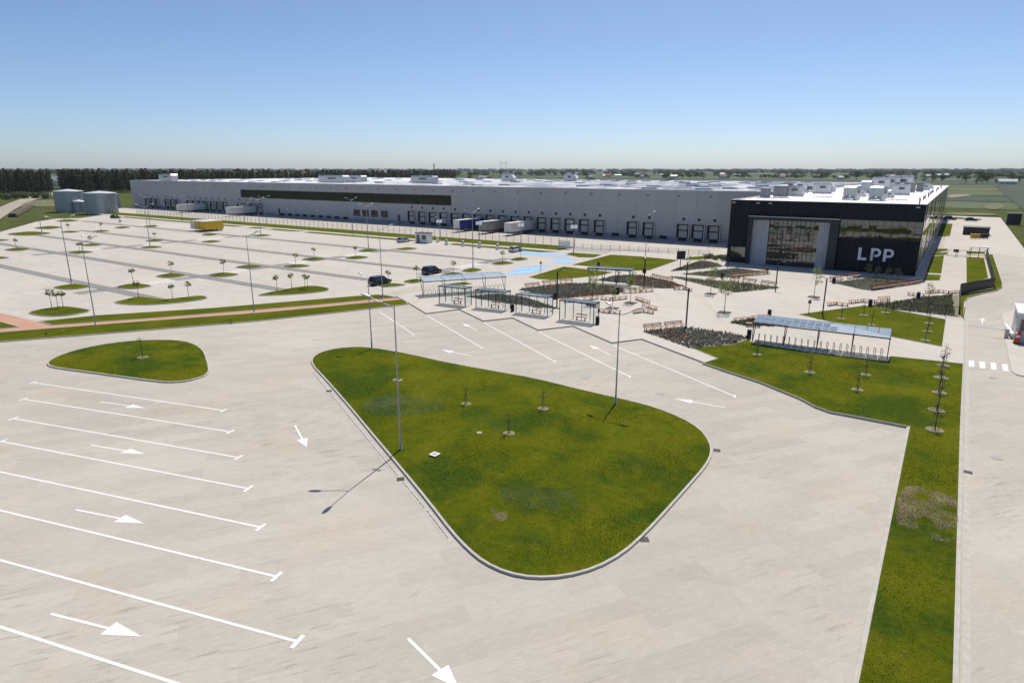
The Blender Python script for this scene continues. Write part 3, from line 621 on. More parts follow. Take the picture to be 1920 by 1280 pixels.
# rooflights, walkway boxes and lightning rods on the big roof
sk = MB().hull([(0, 0, 0), (5, 0, 0), (5, 1.6, 0), (0, 1.6, 0)], [(.25, .25, .38), (4.75, .25, .38), (4.75, 1.35, .38), (.25, 1.35, .38)]).mesh('rooflight', 'steel_unit')
for yy in range(192, 340, 13):
    xx = -372 + (yy % 3) * 4
    while xx < -52:
        if random.random() < .5: put('rooflight', sk, wh, (xx - WX0, yy - WY0 + random.uniform(-1, 1), WZ - .1))
        xx += 17
rod = MB().tube((0, 0, 0), (0, 0, 4.2), .035, .015, 5).mesh('lightning_rod', 'galv')
for k in range(34): put('lightning_rod', rod, wh, (random.uniform(-350, -60) - WX0, random.uniform(188, 340) - WY0, WZ - .1))
rail = MB()
def roof_unit(x, y, z, L, Wd, Hh, kind, label, rz=0., group='rooftop air handling units'):
    t = thing('air_handling_unit', label, 'rooftop unit', (x, y, z), rz, group)
    fr = MB()
    for i in (-1, 1):
        fr.box(-L / 2, L / 2, i * Wd * .38 - .06, i * Wd * .38 + .06, .12, .28)
        for q in (-.42, 0, .42): fr.box(L * q - .05, L * q + .05, i * Wd * .38 - .05, i * Wd * .38 + .05, 0, .12)
    fr.build('support_frame', 'galv', t)
    if kind == 'cabinet':
        MB().box(-L / 2, L / 2, -Wd / 2, Wd / 2, .284, Hh).build('casing', 'louvre', t)
        sl2 = MB()
        for k in range(int(L / .22)): sl2.box(-L / 2 + .06 + k * .22, -L / 2 + .14 + k * .22, -Wd / 2 - .04, -Wd / 2 - .002, .4, Hh - .15)
        sl2.build('louvre_slat', 'steel_unit', t)['kind'] = 'stuff'
        MB().box(-L / 2 - .03, L / 2 + .03, -Wd / 2 - .05, Wd / 2 + .03, Hh + .002, Hh + .08).build('lid', 'white_metal', t)
        return t
    # insulated casing with a sloping inlet cowl, access panels and a louvre
    pr = [(-L / 2, .284), (L / 2, .284), (L / 2, Hh * .86), (L / 2 - .5, Hh), (-L / 2 + .5, Hh), (-L / 2, Hh * .9)]
    MB().hull([(p[0], -Wd / 2, p[1]) for p in pr], [(p[0], Wd / 2, p[1]) for p in pr]).build('casing', 'steel_unit', t)
    pn = MB().box(0, L / 4 - .1, -.03, 0, .42, Hh * .82).mesh('access_panel', 'alu')
    for k in range(4): put('access_panel', pn, t, (-L / 2 + .05 + k * L / 4, -Wd / 2 - .002, 0))
    MB().box(-L * .12, L * .2, -Wd / 2 - .05, -Wd / 2 - .035, Hh * .5, Hh * .72).build('louvre', 'louvre', t)
    if kind == 'cowl':
        c = [(L / 2, .5), (L / 2 + .9, .5), (L / 2 + 1.1, Hh * .5), (L / 2, Hh * .82)]
        MB().hull([(p[0], -Wd * .4, p[1]) for p in c], [(p[0], Wd * .4, p[1]) for p in c]).build('intake_cowl', 'white_metal', t)
    if kind == 'fan':
        for k in range(2):
            o = MB().lathe([(0, .28), (.55, .3), (.62, .3), (.62, 0)], 16).build('fan', 'louvre', t, True); o.location = (-L / 4 + k * L / 2, 0, Hh)
    pp = MB()
    for j in (-.25, .25): pp.tube((-L / 2, j * Wd, .7), (-L / 2 - 1.4, j * Wd, .7), .16, n=8).tube((-L / 2 - 1.4, j * Wd, .7), (-L / 2 - 1.4, j * Wd, .02), .16, n=8)
    pp.build('duct', 'alu', t, True)
    return t
def on_roof(px, z): return g(px[0], px[1], z)
for (px, L, Hh, lab) in [((626, 342), 17, 3.2, 'long grey plant box left of centre on the warehouse roof'), ((667, 341), 12, 3., 'grey plant box just right of the longest one on the warehouse roof'), ((796, 343), 13, 3.1, 'grey plant box near the middle of the warehouse roof edge'),
                         ((316, 338.6), 13, 3.4, 'white plant box at the far left end of the warehouse roof')]:
    x, y = on_roof(px, WZ); y = max(y, 186); roof_unit(x, y, WZ - .1, L, 3.4, Hh, 'fan', lab)
for px, lab in [((953, 334), 'small pale plant box far back on the warehouse roof right of centre'), ((1070, 335.5), 'small pale cabin at the back of the warehouse roof, further right')]:
    x, y = atd(px[0], 335); roof_unit(x, min(y, 330), WZ - .1, 6, 3, 3.6, 'cowl', lab)

# ------------------------------------------------------------------ office wing with the entrance
LX0, LX1, LY0, LY1, LZ = -41.5, -5.3, 145.0, 327.0, 13.65
of = thing('office_building', 'black clad office wing with tall glass entrance portal and large white letters', 'office building', (LX0, LY0, 0))
def O(mb, name, mat, smooth=False, parent=None, dz=0):
    mb.v = [(x - LX0, y - LY0, z) for x, y, z in mb.v]; return mb.build(name, mat, parent or of, smooth)
O(MB().box(LX0 + .1, LX1 - .1, LY0 + .6, LY1, 0, LZ - .3), 'core_wall', 'dark_clad')
O(MB().box(LX0 + .3, LX1 - .3, LY0 + .4, LY1 - .3, LZ - .3, LZ - .12), 'roof', 'roof_white')
c_ = MB().box(LX0 - .04, LX1 + .04, LY0 - .04, LY0 + .4, LZ - .02, LZ + .05).box(LX1 - .3, LX1 + .04, LY0 + .402, LY1, LZ - .02, LZ + .05).box(LX0 - .04, LX0 + .3, LY0 + .402, LY1, LZ - .02, LZ + .05)
O(c_, 'parapet_cap', 'white_metal')
def clad(x0, x1, z0, z1, step=1.0, mat='dark_clad', y=0., th=.6, nm='cladding_panel'):
    n = max(1, round((x1 - x0) / step)); w = (x1 - x0) / n
    me = MB().box(.012, w - .012, 0, th, z0, z1).mesh(nm, mat)
    for k in range(n): put(nm, me, of, (x0 - LX0 + k * w, y + random.uniform(0, .012), 0))
clad(LX0, LX1, 10.42, LZ - .022); clad(LX0, -37.2, 0, 10.40); clad(-19.5, LX1, 0, 6.78)
# portal: frame, ribbed reveals, glass wall
O(MB().box(-37.2, -36.45, LY0 - .9, LY0 + .55, 0, 9.65), 'portal_jamb', 'dark_frame')
O(MB().box(-21.2, -19.55, LY0 - .9, LY0 + .55, 0, 9.65), 'portal_jamb', 'dark_frame')
O(MB().box(-37.2, -19.55, LY0 - .9, LY0 + .55, 9.652, 10.3), 'portal_lintel', 'dark_frame')
O(MB().box(-37.3, -19.45, LY0 - 1.0, LY0 - .02, 10.302, 10.42), 'lintel_cap', 'alu')
rib_l = MB()
def ribs(x0, x1):
    n = int((x1 - x0) / .3); w = (x1 - x0) / n
    me = MB().hull([(.02, 0, 0), (w - .02, 0, 0), (w - .02, .3, 0), (.02, .3, 0)], [(.02, 0, 9.65), (w - .02, 0, 9.65), (w - .02, .3, 9.65), (.02, .3, 9.65)]).mesh('metal_rib', 'rib_grey')
    for k in range(n): put('metal_rib', me, of, (x0 - LX0 + k * w, -.1 + (.05 if k % 2 else 0), 0))
ribs(-36.45, -33.1); ribs(-23.3, -21.2)
cw = MB(); gx = np.linspace(-33.1, -23.3, 12); gz = [0.05, 1.35, 2.75, 4.15, 5.55, 6.95, 8.3, 9.65]
for x in gx: cw.box(x - .04, x + .04, LY0 + .2, LY0 + .34, 0, 9.65)
for z in gz[1:-1]: cw.box(-33.1, -23.3, LY0 + .22, LY0 + .32, z - .035, z + .035)
O(cw, 'mullion_frame', 'dark_frame')
pw = (9.8 / 11) - .09
pane = {}
for i in range(11):
    for j in range(7):
        h = gz[j + 1] - gz[j] - .08
        if 4 <= i <= 6 and j < 2: continue
        me = cached(('pane', j), lambda: MB().box(-pw / 2, pw / 2, 0, .03, 0, h).mesh('pane', 'glass_mirror'))
        o = put('pane', me, of, ((gx[i] + gx[i + 1]) / 2 - LX0, .30, gz[j] + .04), random.uniform(-.002, .002)); o.rotation_euler[0] = random.uniform(-.002, .002)
door = O(MB().box(gx[4], gx[7], LY0 - .35, LY0 + .19, 2.62, 2.78), 'entrance_canopy', 'dark_frame')
for k in range(3):
    d_ = O(MB().box(gx[4 + k] + .06, gx[5 + k] - .06, LY0 + .24, LY0 + .3, .03, 2.6), 'entrance_door', 'glass_mirror')
    O(MB().box(gx[5 + k] - .2, gx[5 + k] - .15, LY0 + .14, LY0 + .18, .8, 1.7), 'door_handle', 'alu')
# ribbon window on the right, wrapping the corner
wf = MB(); rx = np.linspace(-19.5, LX1 + .0, 12); rz_ = [6.8, 8.1, 9.35, 10.4]
for x in rx[:-1]: wf.box(x - .03, x + .03, LY0 + .02, LY0 + .3, 6.8, 10.4)
for z in (6.83, 8.1, 9.35, 10.37): wf.box(-19.5, LX1, LY0 + .03, LY0 + .26, z - .03, z + .03)
wf.box(LX1 - .08, LX1, LY0 + .021, LY0 + .35, 6.8, 10.4)
O(wf, 'window_frame', 'dark_frame')
rw = rx[1] - rx[0] - .07
for i in range(11):
    for j in range(3):
        h = rz_[j + 1] - rz_[j] - .07
        me = cached(('rpane', j), lambda: MB().box(-rw / 2, rw / 2, 0, .03, 0, h).mesh('pane', 'glass_mirror'))
        o = put('pane', me, of, ((rx[i] + rx[i + 1]) / 2 - LX0, .14, rz_[j] + .035), random.uniform(-.002, .002)); o.rotation_euler[0] = random.uniform(-.002, .002)
# corner-left window
O(MB().box(-40.7, -37.5, LY0 - .06, LY0 - .004, 1.35, 3.65), 'window_frame', 'dark_frame')
for k in range(2): O(MB().box(-40.62 + 1.56 * k, -39.14 + 1.56 * k, LY0 - .1, LY0 - .062, 1.43, 3.57), 'pane', 'glass_mirror')
# letters L P P
def letter(ch, x):
    mb = MB(); y0, y1, b, h = LY0 - .16, LY0 - .004, 2.55, 2.45; s = .52
    if ch == 'L': mb.prism([], 0, 0) if 0 else None; poly = [(0, 0), (1.55, 0), (1.55, .5), (s, .5), (s, h), (0, h)]
    else:
        poly = [(0, 0), (s, 0), (s, .78), (.95, .78)] + [(.95 + .82 * math.sin(t), .78 + .835 - .835 * math.cos(t)) for t in np.linspace(.15, math.pi - .15, 12)] + [(.95, h), (0, h)]
    n = len(poly)
    if ch == 'P':      # bowl with a real counter: outer and inner loops bridged
        outer = [(s, .78), (.98, .78)] + [(.98 + .80 * math.sin(t), 1.615 - .835 * math.cos(t)) for t in np.linspace(.12, math.pi - .12, 12)] + [(.98, h), (s, h)]
        inner = [(s, 1.22), (.94, 1.22)] + [(.94 + .36 * math.sin(t), 1.615 - .395 * math.cos(t)) for t in np.linspace(.12, math.pi - .12, 12)] + [(.94, 2.01), (s, 2.01)]
        m = len(outer)
        vs = [(p[0], y0, p[1]) for p in outer] + [(p[0], y0, p[1]) for p in inner] + [(p[0], y1, p[1]) for p in outer] + [(p[0], y1, p[1]) for p in inner]
        fs = []
        for i in range(m - 1):
            fs += [(i, i + 1, m + i + 1, m + i), (i, 2 * m + i, 2 * m + i + 1, i + 1), (m + i, m + i + 1, 3 * m + i + 1, 3 * m + i)]
        mb.add(vs, fs); mb.box(0, s, y0, y1, 0, h)
    else:
        mb.hull([(p[0], y0, p[1]) for p in poly], [(p[0], y1, p[1]) for p in poly])
    mb.v = [(a + x - LX0, b_ - LY0, c + b) for a, b_, c in mb.v]
    mb.build('letter', 'letter', of)
letter('L', -15.55); letter('P', -13.35); letter('P', -11.15)
# long side wall
me = MB().box(-.1, 0, .02, 2.96, .52, LZ - .022).mesh('side_panel', 'side_clad')
for k in range(60): put('side_panel', me, of, (LX1 - LX0 + random.uniform(-.006, .004), .6 + 3.02 * k, 0))
O(MB().box(LX1 - .1, LX1 + .04, LY0 + .02, LY1, 0, .5), 'plinth', 'alu')
sp = MB().box(0, .05, .05, 2.95, 0, 3.4).mesh('pane', 'glass_mirror')
for k in list(range(0, 14)): put('pane', sp, of, (LX1 - LX0 + .01, .65 + 3.02 * k, 6.9))
for k in range(19, 26): put('pane', cached('spane2', lambda: MB().box(0, .05, .05, 2.95, 0, 5.5).mesh('pane', 'glass_mirror')), of, (LX1 - LX0 + .01, .65 + 3.02 * k, 5.2))
for k in range(8): O(MB().box(LX1 + .002, LX1 + .09, 150 + k * 21, 150.12 + k * 21, .6, LZ - .1), 'downpipe', 'dark_frame')
for x in (-35.8, -33.3, -6.6, -40.9): O(MB().box(x - .35, x + .35, LY0 - .12, LY0 - .004, 13.0, 13.18), 'facade_light', 'white_metal')
O(MB().box(LX1 + .042, LX1 + 1.5, LY0 + 40, LY0 + 42, 3.0, 3.12), 'side_canopy', 'white_metal')
# rooftop plant on the office wing
units = [((1431.5, 371), 2.0, 1.5, 2.2, 'cabinet', 'brown louvred cabinet at the left front of the office roof', 0.), ((1463, 369), 3.2, 2.2, 2.6, 'cabinet', 'dark fan cabinet behind the louvred one on the office roof', .1), ((1489, 368), 4.4, 2.4, 2.7, 'fan', 'long silver chiller with two fans on the left of the office roof', 0.),
         ((1541, 363), 4.8, 2.6, 3.0, 'cowl', 'white air handler with dark slot in the middle of the office roof', .05), ((1519, 360), 1.8, 1.6, 1.7, 'cabinet', 'small dark louvre box left of the white air handler', 0.), ((1596, 375), 2.8, 2.6, 3.0, 'cowl', 'silver cowled unit nearest the office roof edge, left one of two', 1.3),
         ((1645, 376), 2.8, 2.6, 3.0, 'cowl', 'silver cowled unit nearest the office roof edge, right one of two', 1.3), ((1624, 364), 2.6, 2.4, 3.6, 'plain', 'tall white unit between and behind the two cowled ones', 1.4), ((1688, 366), 4.2, 2.4, 2.9, 'fan', 'wide silver unit right of the tall white one on the office roof', 0.),
         ((1709, 361), 1.6, 1.6, 2.8, 'cabinet', 'narrow dark ventilator on the right of the office roof', 0.), ((1724, 360), 1.8, 1.6, 2.8, 'cabinet', 'narrow ventilator nearest the right edge of the office roof', 0.), ((1650, 355), 5.5, 3, 4.0, 'fan', 'large bluish unit far back on the office roof, left of three', 0.),
         ((1669, 354), 5.5, 3, 4.4, 'plain', 'large white unit far back on the office roof, middle of three', 0.), ((1690, 354), 6.5, 3, 4.6, 'fan', 'large silver unit far back on the office roof, right of three', 0.), ((1612, 369), 2.4, 1.6, 1.6, 'plain', 'low silver duct box between the cowled units', .3), ((1665, 371), 2.4, 1.4, 1.5, 'plain', 'low silver duct box right of the cowled units', .2),
         ((1700, 352.5), 3, 2.4, 3.0, 'cowl', 'far pale unit behind the wide silver one', 0.), ((1735, 357), 2.4, 2, 2.2, 'cowl', 'small cowled unit near the far right edge of the office roof', 0.)]
for px, L, Wd, Hh, kd, lab, rz in units:
    x, y = g(px[0], px[1], LZ - .12); y = min(y, 318); x = min(max(x, LX0 + 3), LX1 - 3)
    roof_unit(x, max(y, 148.5), LZ - .12, L, Wd, Hh, kd, lab, rz)
pip = MB()
for (a, b) in [((1420, 373.5), (1480, 374.5)), ((1525, 371), (1560, 372)), ((1665, 377), (1700, 377.5)), ((1600, 370), (1640, 370.5))]:
    p, q = g(*a, LZ), g(*b, LZ); pip.tube((*p, LZ + .35), (*q, LZ + .35), .1, n=6)
    for t_ in np.linspace(0, 1, 5): pip.box(p[0] + (q[0] - p[0]) * t_ - .06, p[0] + (q[0] - p[0]) * t_ + .06, p[1] + (q[1] - p[1]) * t_ - .06, p[1] + (q[1] - p[1]) * t_ + .06, LZ - .13, LZ + .3)
tag(pip.build('roof_pipework', 'alu'), 'thin silver pipe runs on stands across the white office roof', 'pipework')
pt = MB().tube((0, 0, 0), (0, 0, .7), .12, .12, 8).lathe([(0, .85), (.22, .8), (.22, .65), (.12, .65)], 8).mesh('vent_cap', 'louvre')
for k in range(16):
    put('vent_cap', pt, of, (LX1 - LX0 - 1.6 + random.uniform(-.5, .3), 5 + k * 9.5, LZ - .12))
rod2 = MB().tube((0, 0, 0), (0, 0, 4.), .035, .015, 5).mesh('lightning_rod', 'galv')
for k in range(14): put('lightning_rod', rod2, of, (random.uniform(3, 34), random.uniform(8, 176), LZ - .12))

# ------------------------------------------------------------------ steel tanks
def tank(cx, cy, r, h, label, n=64):
    t = thing('water_tank', label, 'tank', (cx, cy, -.3))
    prof = []; z = 0.
    while z < h:
        prof += [(r + .03, z), (r - .02, z + .2)]; z += .4
    prof.append((r, h)); MB().lathe(prof, n).build('shell', 'tank', t, True)
    MB().lathe([(r + .12, h - .15), (r + .12, h + .1), (r - .1, h + .12), (0, h + 1.0)], n).build('roof', 'tank_top', t, True)
    rb = MB()
    for k in range(24):
        a = 2 * math.pi * k / 24; rb.box(-.05, .05, -.05, .05, 0, h); q = rb.v[-8:]; rb.v[-8:] = [(x * math.cos(a) - y * math.sin(a) + (r + .06) * math.cos(a), x * math.sin(a) + y * math.cos(a) + (r + .06) * math.sin(a), z) for x, y, z in q]
    rb.build('stiffener', 'tank', t)['kind'] = 'stuff'
    return t
def tk(px, py, rpx):
    f = Vector(g(px, py, -.3)); dist = f.length; r = rpx / 1200 * dist * .68; c = f * (1 + r / dist); return c.x, c.y, r
tank(*tk(134, 398, 28.5), 10.0, 'large galvanised round tank, left one behind, left of the warehouse')
tank(*tk(193, 402, 32.5), 9.6, 'large galvanised round tank, right one in front, nearest the warehouse')
tank(*tk(151, 398.5, 12), 5.2, 'small low tank squeezed between the two large round ones')
ph = thing('pump_house', 'low grey pump house between tank and warehouse end', 'hut', (-377, 166, 0))
MB().box(-9, 1, -3, 6, -.3, 7.2).build('wall', 'wall_grey', ph); MB().box(-9.2, 1.2, -3.2, 6.2, 7.202, 7.4).build('roof', 'roof_white', ph); MB().box(-1.8, -.8, -3.06, -3.002, 0, 2.2).build('door', 'dark_frame', ph)

# ------------------------------------------------------------------ guard house at the right edge
gx_, gy_ = g(1884, 640)
gh = thing('guard_house', 'light grey guard house with flat roof cut by the right picture edge', 'guard house', (7.6, 95.2, .1))
MB().box(0, 9, 0, 6.5, 0, 3.3).build('wall', 'guard_wall', gh)
MB().box(-.15, 9.2, -.15, 6.7, 3.302, 3.55).build('roof', 'roof_white', gh)
MB().box(.3, 8.6, -.03, -.002, 1.35, 2.75).build('window', 'glass_dark', gh)
MB().box(-.03, -.002, 1.2, 2.2, 1.0, 2.5).build('window', 'glass_dark', gh)
MB().box(-.07, -.04, 2.6, 2.72, 0, 3.2).build('downpipe', 'galv', gh)
bd = thing('barrier', 'white road barrier boom with steel post at the guard house', 'barrier', (*g(1886, 634), .1))
MB().box(-.2, .2, -.2, .2, 0, 1.05).build('cabinet', 'galv', bd); MB().tube((-.1, 0, .9), (-4.0, .1, .95), .05, .04, 8).build('boom', 'white_metal', bd)
rl = thing('guard_rail', 'white tubular guard rail along the guard house kerb', 'rail', (*g(1893, 632), .1))
MB().tube((-.3, 4.6, .5), (.2, -1.5, .5), .22, n=10).build('rail', 'white_metal', rl); [MB().box(-.06, .06, y - .06, y + .06, 0, .42).build('post', 'galv', rl) for y in (-1.2, 1.5, 4.2)]
om = thing('orange_machine', 'small orange red machine box beside the guard house', 'machine', (*g(1905, 645), .1))
MB().hull([(-.3, -.3, .1), (.3, -.3, .1), (.3, .3, .1), (-.3, .3, .1)], [(-.25, -.25, 1.2), (.3, -.25, 1.2), (.3, .3, 1.35), (-.25, .3, 1.35)]).build('housing', 'orange', om); MB().box(-.34, .34, -.34, .34, 0, .098).build('base', 'black_steel', om); MB().box(-.2, .2, -.3, -.285, .75, 1.05).build('panel', 'white_metal', om)
# ------------------------------------------------------------------ lamp posts
def head_mesh():
    mb = MB(); prof = [(-.0, .05, .04), (.12, .12, .06), (.45, .17, .07), (.75, .14, .05), (.9, .05, .02)]
    vs = []
    for x, w, h in prof: vs += [(x, -w, -h * .3), (x, w, -h * .3), (x, w * .7, h), (x, -w * .7, h)]
    fs = [(0, 1, 2, 3), (16, 19, 18, 17)]
    for k in range(4):
        for i in range(4): fs.append((k * 4 + i, k * 4 + 4 + i, k * 4 + 4 + (i + 1) % 4, k * 4 + (i + 1) % 4))
    return mb.add(vs, fs).mesh('lamp_head', 'lamp_head', True)
HEAD = head_mesh()
def pole_mesh(h, r0, r1, mat): return cached(('pole', h, mat), lambda: MB().lathe([(0, 0), (.2, 0), (.2, .03), (r0 * 1.25, .05), (r0 * 1.25, .9), (r0, .95), (r1, h)], 10).mesh('pole', mat, True))
def lamp(px, h, arms, label, group='tall grey lamp posts', mat='galv', z=0., reach=1.5, rise=.55, r0=.075, cam_box=False, name='street_lamp'):
    x, y = g(px[0], px[1], z); h = round(h, 1)
    t = thing(name, label, 'lamp post', (x, y, z), 0, group)
    put('pole', pole_mesh(h, r0, r0 * .5, mat), t)
    for a in arms:
        def arm():
            mb = MB(); p = Vector((0, 0, h - .05))
            for k in range(1, 6):
                s = k / 5; q = Vector((reach * s, 0, h - .05 + rise * (s ** 1.6))); mb.tube(p, q, .035, n=6, cap=False); p = q
            return mb.mesh('arm', mat, True)
        o = put('arm', cached(('arm', h, reach, rise, mat), arm), t, (0, 0, 0), a)
        hd_ = put('lamp_head', HEAD, o, (reach - .05, 0, h + rise - .05)); hd_.rotation_euler = (0, -.28, 0); hd_.scale = (.95, .95, 1.0)
    if cam_box:
        MB().box(-.28, .28, -.03, .03, h * .5, h * .5 + .06).box(-.32, -.22, -.16, .02, h * .5 - .05, h * .5 + .05).box(.22, .32, -.05, .2, h * .5 + .02, h * .5 + .1).build('camera_bracket', 'lamp_head', t)
    return t
A1, A2 = math.atan2(-.7, -1.6), math.atan2(-1.7, .55)
lamp((752, 845), 10.9, [A1, A2], 'tallest nearest twin arm lamp post on the big grass island', cam_box=True, reach=1.7, rise=.6)
lamp((697.5, 656), 8.0, [R(165)], 'dark single arm lamp post at the top left of the big island', reach=1.3, mat='galv')
lamp((1154, 760), 8.2, [R(20), R(150)], 'lamp post at the upper right rim of the big grass island', reach=1.4)
lamp((180, 610), 11.0, [R(90), R(150)], 'leaning looking tall lamp post in the verge near the red junction')
lamp((477, 587), 11.0, [R(90), R(30)], 'tall lamp post beside the red path, second from the left')
lamp((718, 560), 11.0, [R(60)], 'tall lamp post at the right end of the red path')
UP = [R(90), R(-90)]
for i, (px, h, lab) in enumerate([((134.5, 532), 11.4, 'tall twin arm lamp on the parking island left of the nearest double tree'), ((282, 464), 10.6, 'twin arm lamp on a parking island left of the yellow trailers'), ((79, 438), 9.0, 'twin arm lamp at the far left corner of the parking'), ((282, 424), 10.4, 'twin arm lamp beside the far dark bollard behind the parking'),
                                  ((342, 417), 9.6, 'twin arm lamp on the verge just behind the yellow trailers'), ((489, 440), 10.8, 'twin arm lamp below the left end of the ribbon window'), ((499.5, 419), 9.6, 'twin arm lamp on the verge under the left ribbon window panes'), ((459, 415), 6.4, 'twin arm lamp on the verge in front of a white docked trailer'),
                                  ((662, 440), 10.8, 'twin arm lamp on the verge before the middle of the ribbon window'), ((691, 466), 10.8, 'twin arm lamp on a parking island before the office windows'), ((887, 502), 11.4, 'twin arm lamp between the two black cars and the white trailer'), ((462, 486), 8.0, 'thin twin arm lamp on the parking island second crossing')]):
    if i == 11: continue
    lamp(px, h, UP, lab, reach=1.7, rise=.6, r0=.1)
lamp((1210, 484), 10.0, [R(60)], 'tall single arm lamp between the plaza lawns and the loading docks')
def solar(px, h, lab):
    x, y = g(*px); t = thing('solar_lamp', lab, 'solar lamp', (x, y, 0), 0, 'solar lamps along the charging bays')
    put('pole', pole_mesh(h, .09, .06, 'galv'), t)
    p = MB().hull([(-.8, -.55, -.03), (.8, -.55, -.03), (.8, .55, -.03), (-.8, .55, -.03)], [(-.8, -.55, .03), (.8, -.55, .03), (.8, .55, .03), (-.8, .55, .03)]).build('solar_panel', 'white_metal', t)
    p.location = (0, -.15, h - 1.1); p.rotation_euler = (R(48), 0, .5)
    o = put('arm', cached(('sarm', h), lambda: MB().tube((0, 0, h - .1), (1.0, 0, h + .1), .035, n=6).mesh('arm', 'galv')), t, (0, 0, 0), R(-90)); put('lamp_head', HEAD, o, (.95, 0, h + .1))
solar((825, 450.5), 6.6, 'solar lamp beside the white kiosk, leftmost of the solar lamps'); solar((899, 461), 7.2, 'solar lamp in front of the blue and grey trailers'); solar((977, 468), 7.4, 'solar lamp in front of the white docked trailer'); solar((1075.5, 475), 7.6, 'solar lamp at the right end beside the blue bays')
def black_lamp(px, h, a, lab, box=False):
    x, y = g(px[0], px[1], ZP); t = thing('plaza_lamp', lab, 'lamp post', (x, y, ZP), 0, 'black plaza lamps')
    MB().box(-.08, .08, -.08, .08, 0, h).build('pole', 'black_steel', t)
    o = MB().bar((0, 0, h - .04), (1.0, 0, h + .45), .12, .07).build('arm', 'black_steel', t); o.rotation_euler[2] = a
    MB().box(.62, 1.02, -.06, .06, h + .20, h + .25).build('light_strip', 'lamp_head', o)
    MB().box(-.14, .14, -.14, .14, 0, .04).build('base_plate', 'black_steel', t)
    if box: MB().box(-.3, .3, -.28, .0, h * .52, h * .52 + .75).build('loudspeaker_box', 'black_steel', t)
for a in [((1044, 576), 5.4, R(30), 'black lamp between the bus shelters and the russet bed'), ((1207, 541), 5.2, R(120), 'black lamp with a box on it in the bed behind the benches', True), ((1286, 537), 4.2, R(100), 'slim black lamp at the bench pair below the angled beds'), ((1286, 615), 5.2, R(190), 'black lamp at the near russet bed beside two benches'),
          ((1454, 543), 4.6, R(20), 'black lamp at the right tip of the long planted wedge'), ((1542, 590), 5.2, R(200), 'black lamp at the left tip of the lawn triangle'), ((1365, 500), 3.6, R(30), 'short black lamp at the left corner of the office front'), ((1633, 512), 4.0, R(40), 'thin black lamp in front of the white letters')]:
    black_lamp(*a)

# ------------------------------------------------------------------ benches
def bench_meshes(L, wood):
    d = {}
    d['slat'] = MB().box(-L / 2, L / 2, -.06, .06, .44, .49).mesh('seat_slat', wood)
    d['frame'] = MB().box(-.03, .03, -.22, .22, .385, .435).box(-.03, .03, -.22, -.16, 0, .384).box(-.03, .03, .16, .22, 0, .384).mesh('leg_frame', 'black_steel')
    d['rail'] = MB().box(-L / 2 + .05, L / 2 - .05, -.03, .03, .08, .13).mesh('stretcher', 'black_steel')
    d['bpost'] = MB().bar((0, .22, .4), (0, .30, .86), .05, .05).mesh('back_post', 'black_steel')
    d['bslat'] = MB().box(-L / 2, L / 2, -.02, .03, -.055, .055).mesh('back_slat', wood)
    return d
def bench(p, q, label, back=False, wood='wood', z=ZP):
    a, b = Vector(g(p[0], p[1], z)), Vector(g(q[0], q[1], z)); c = (a + b) / 2; L = round(min(4.2, max(1.8, (b - a).length)), 1)
    d = b - a; t = thing('bench', label, 'bench', (c.x, c.y, z), math.atan2(d.y, d.x), 'plaza benches')
    B = cached(('bench', L, wood), lambda: bench_meshes(L, wood))
    for k in range(4): put('seat_slat', B['slat'], t, (0, -.2 + k * .133, 0))
    xs = (-L * .42, 0, L * .42)
    for x in xs: put('leg_frame', B['frame'], t, (x, 0, 0))
    put('stretcher', B['rail'], t)
    if back:
        for x in xs: put('back_post', B['bpost'], t, (x, 0, 0))
        for k in range(2): put('back_slat', B['bslat'], t, (0, .25 + k * .045, .62 + k * .2))
    return t
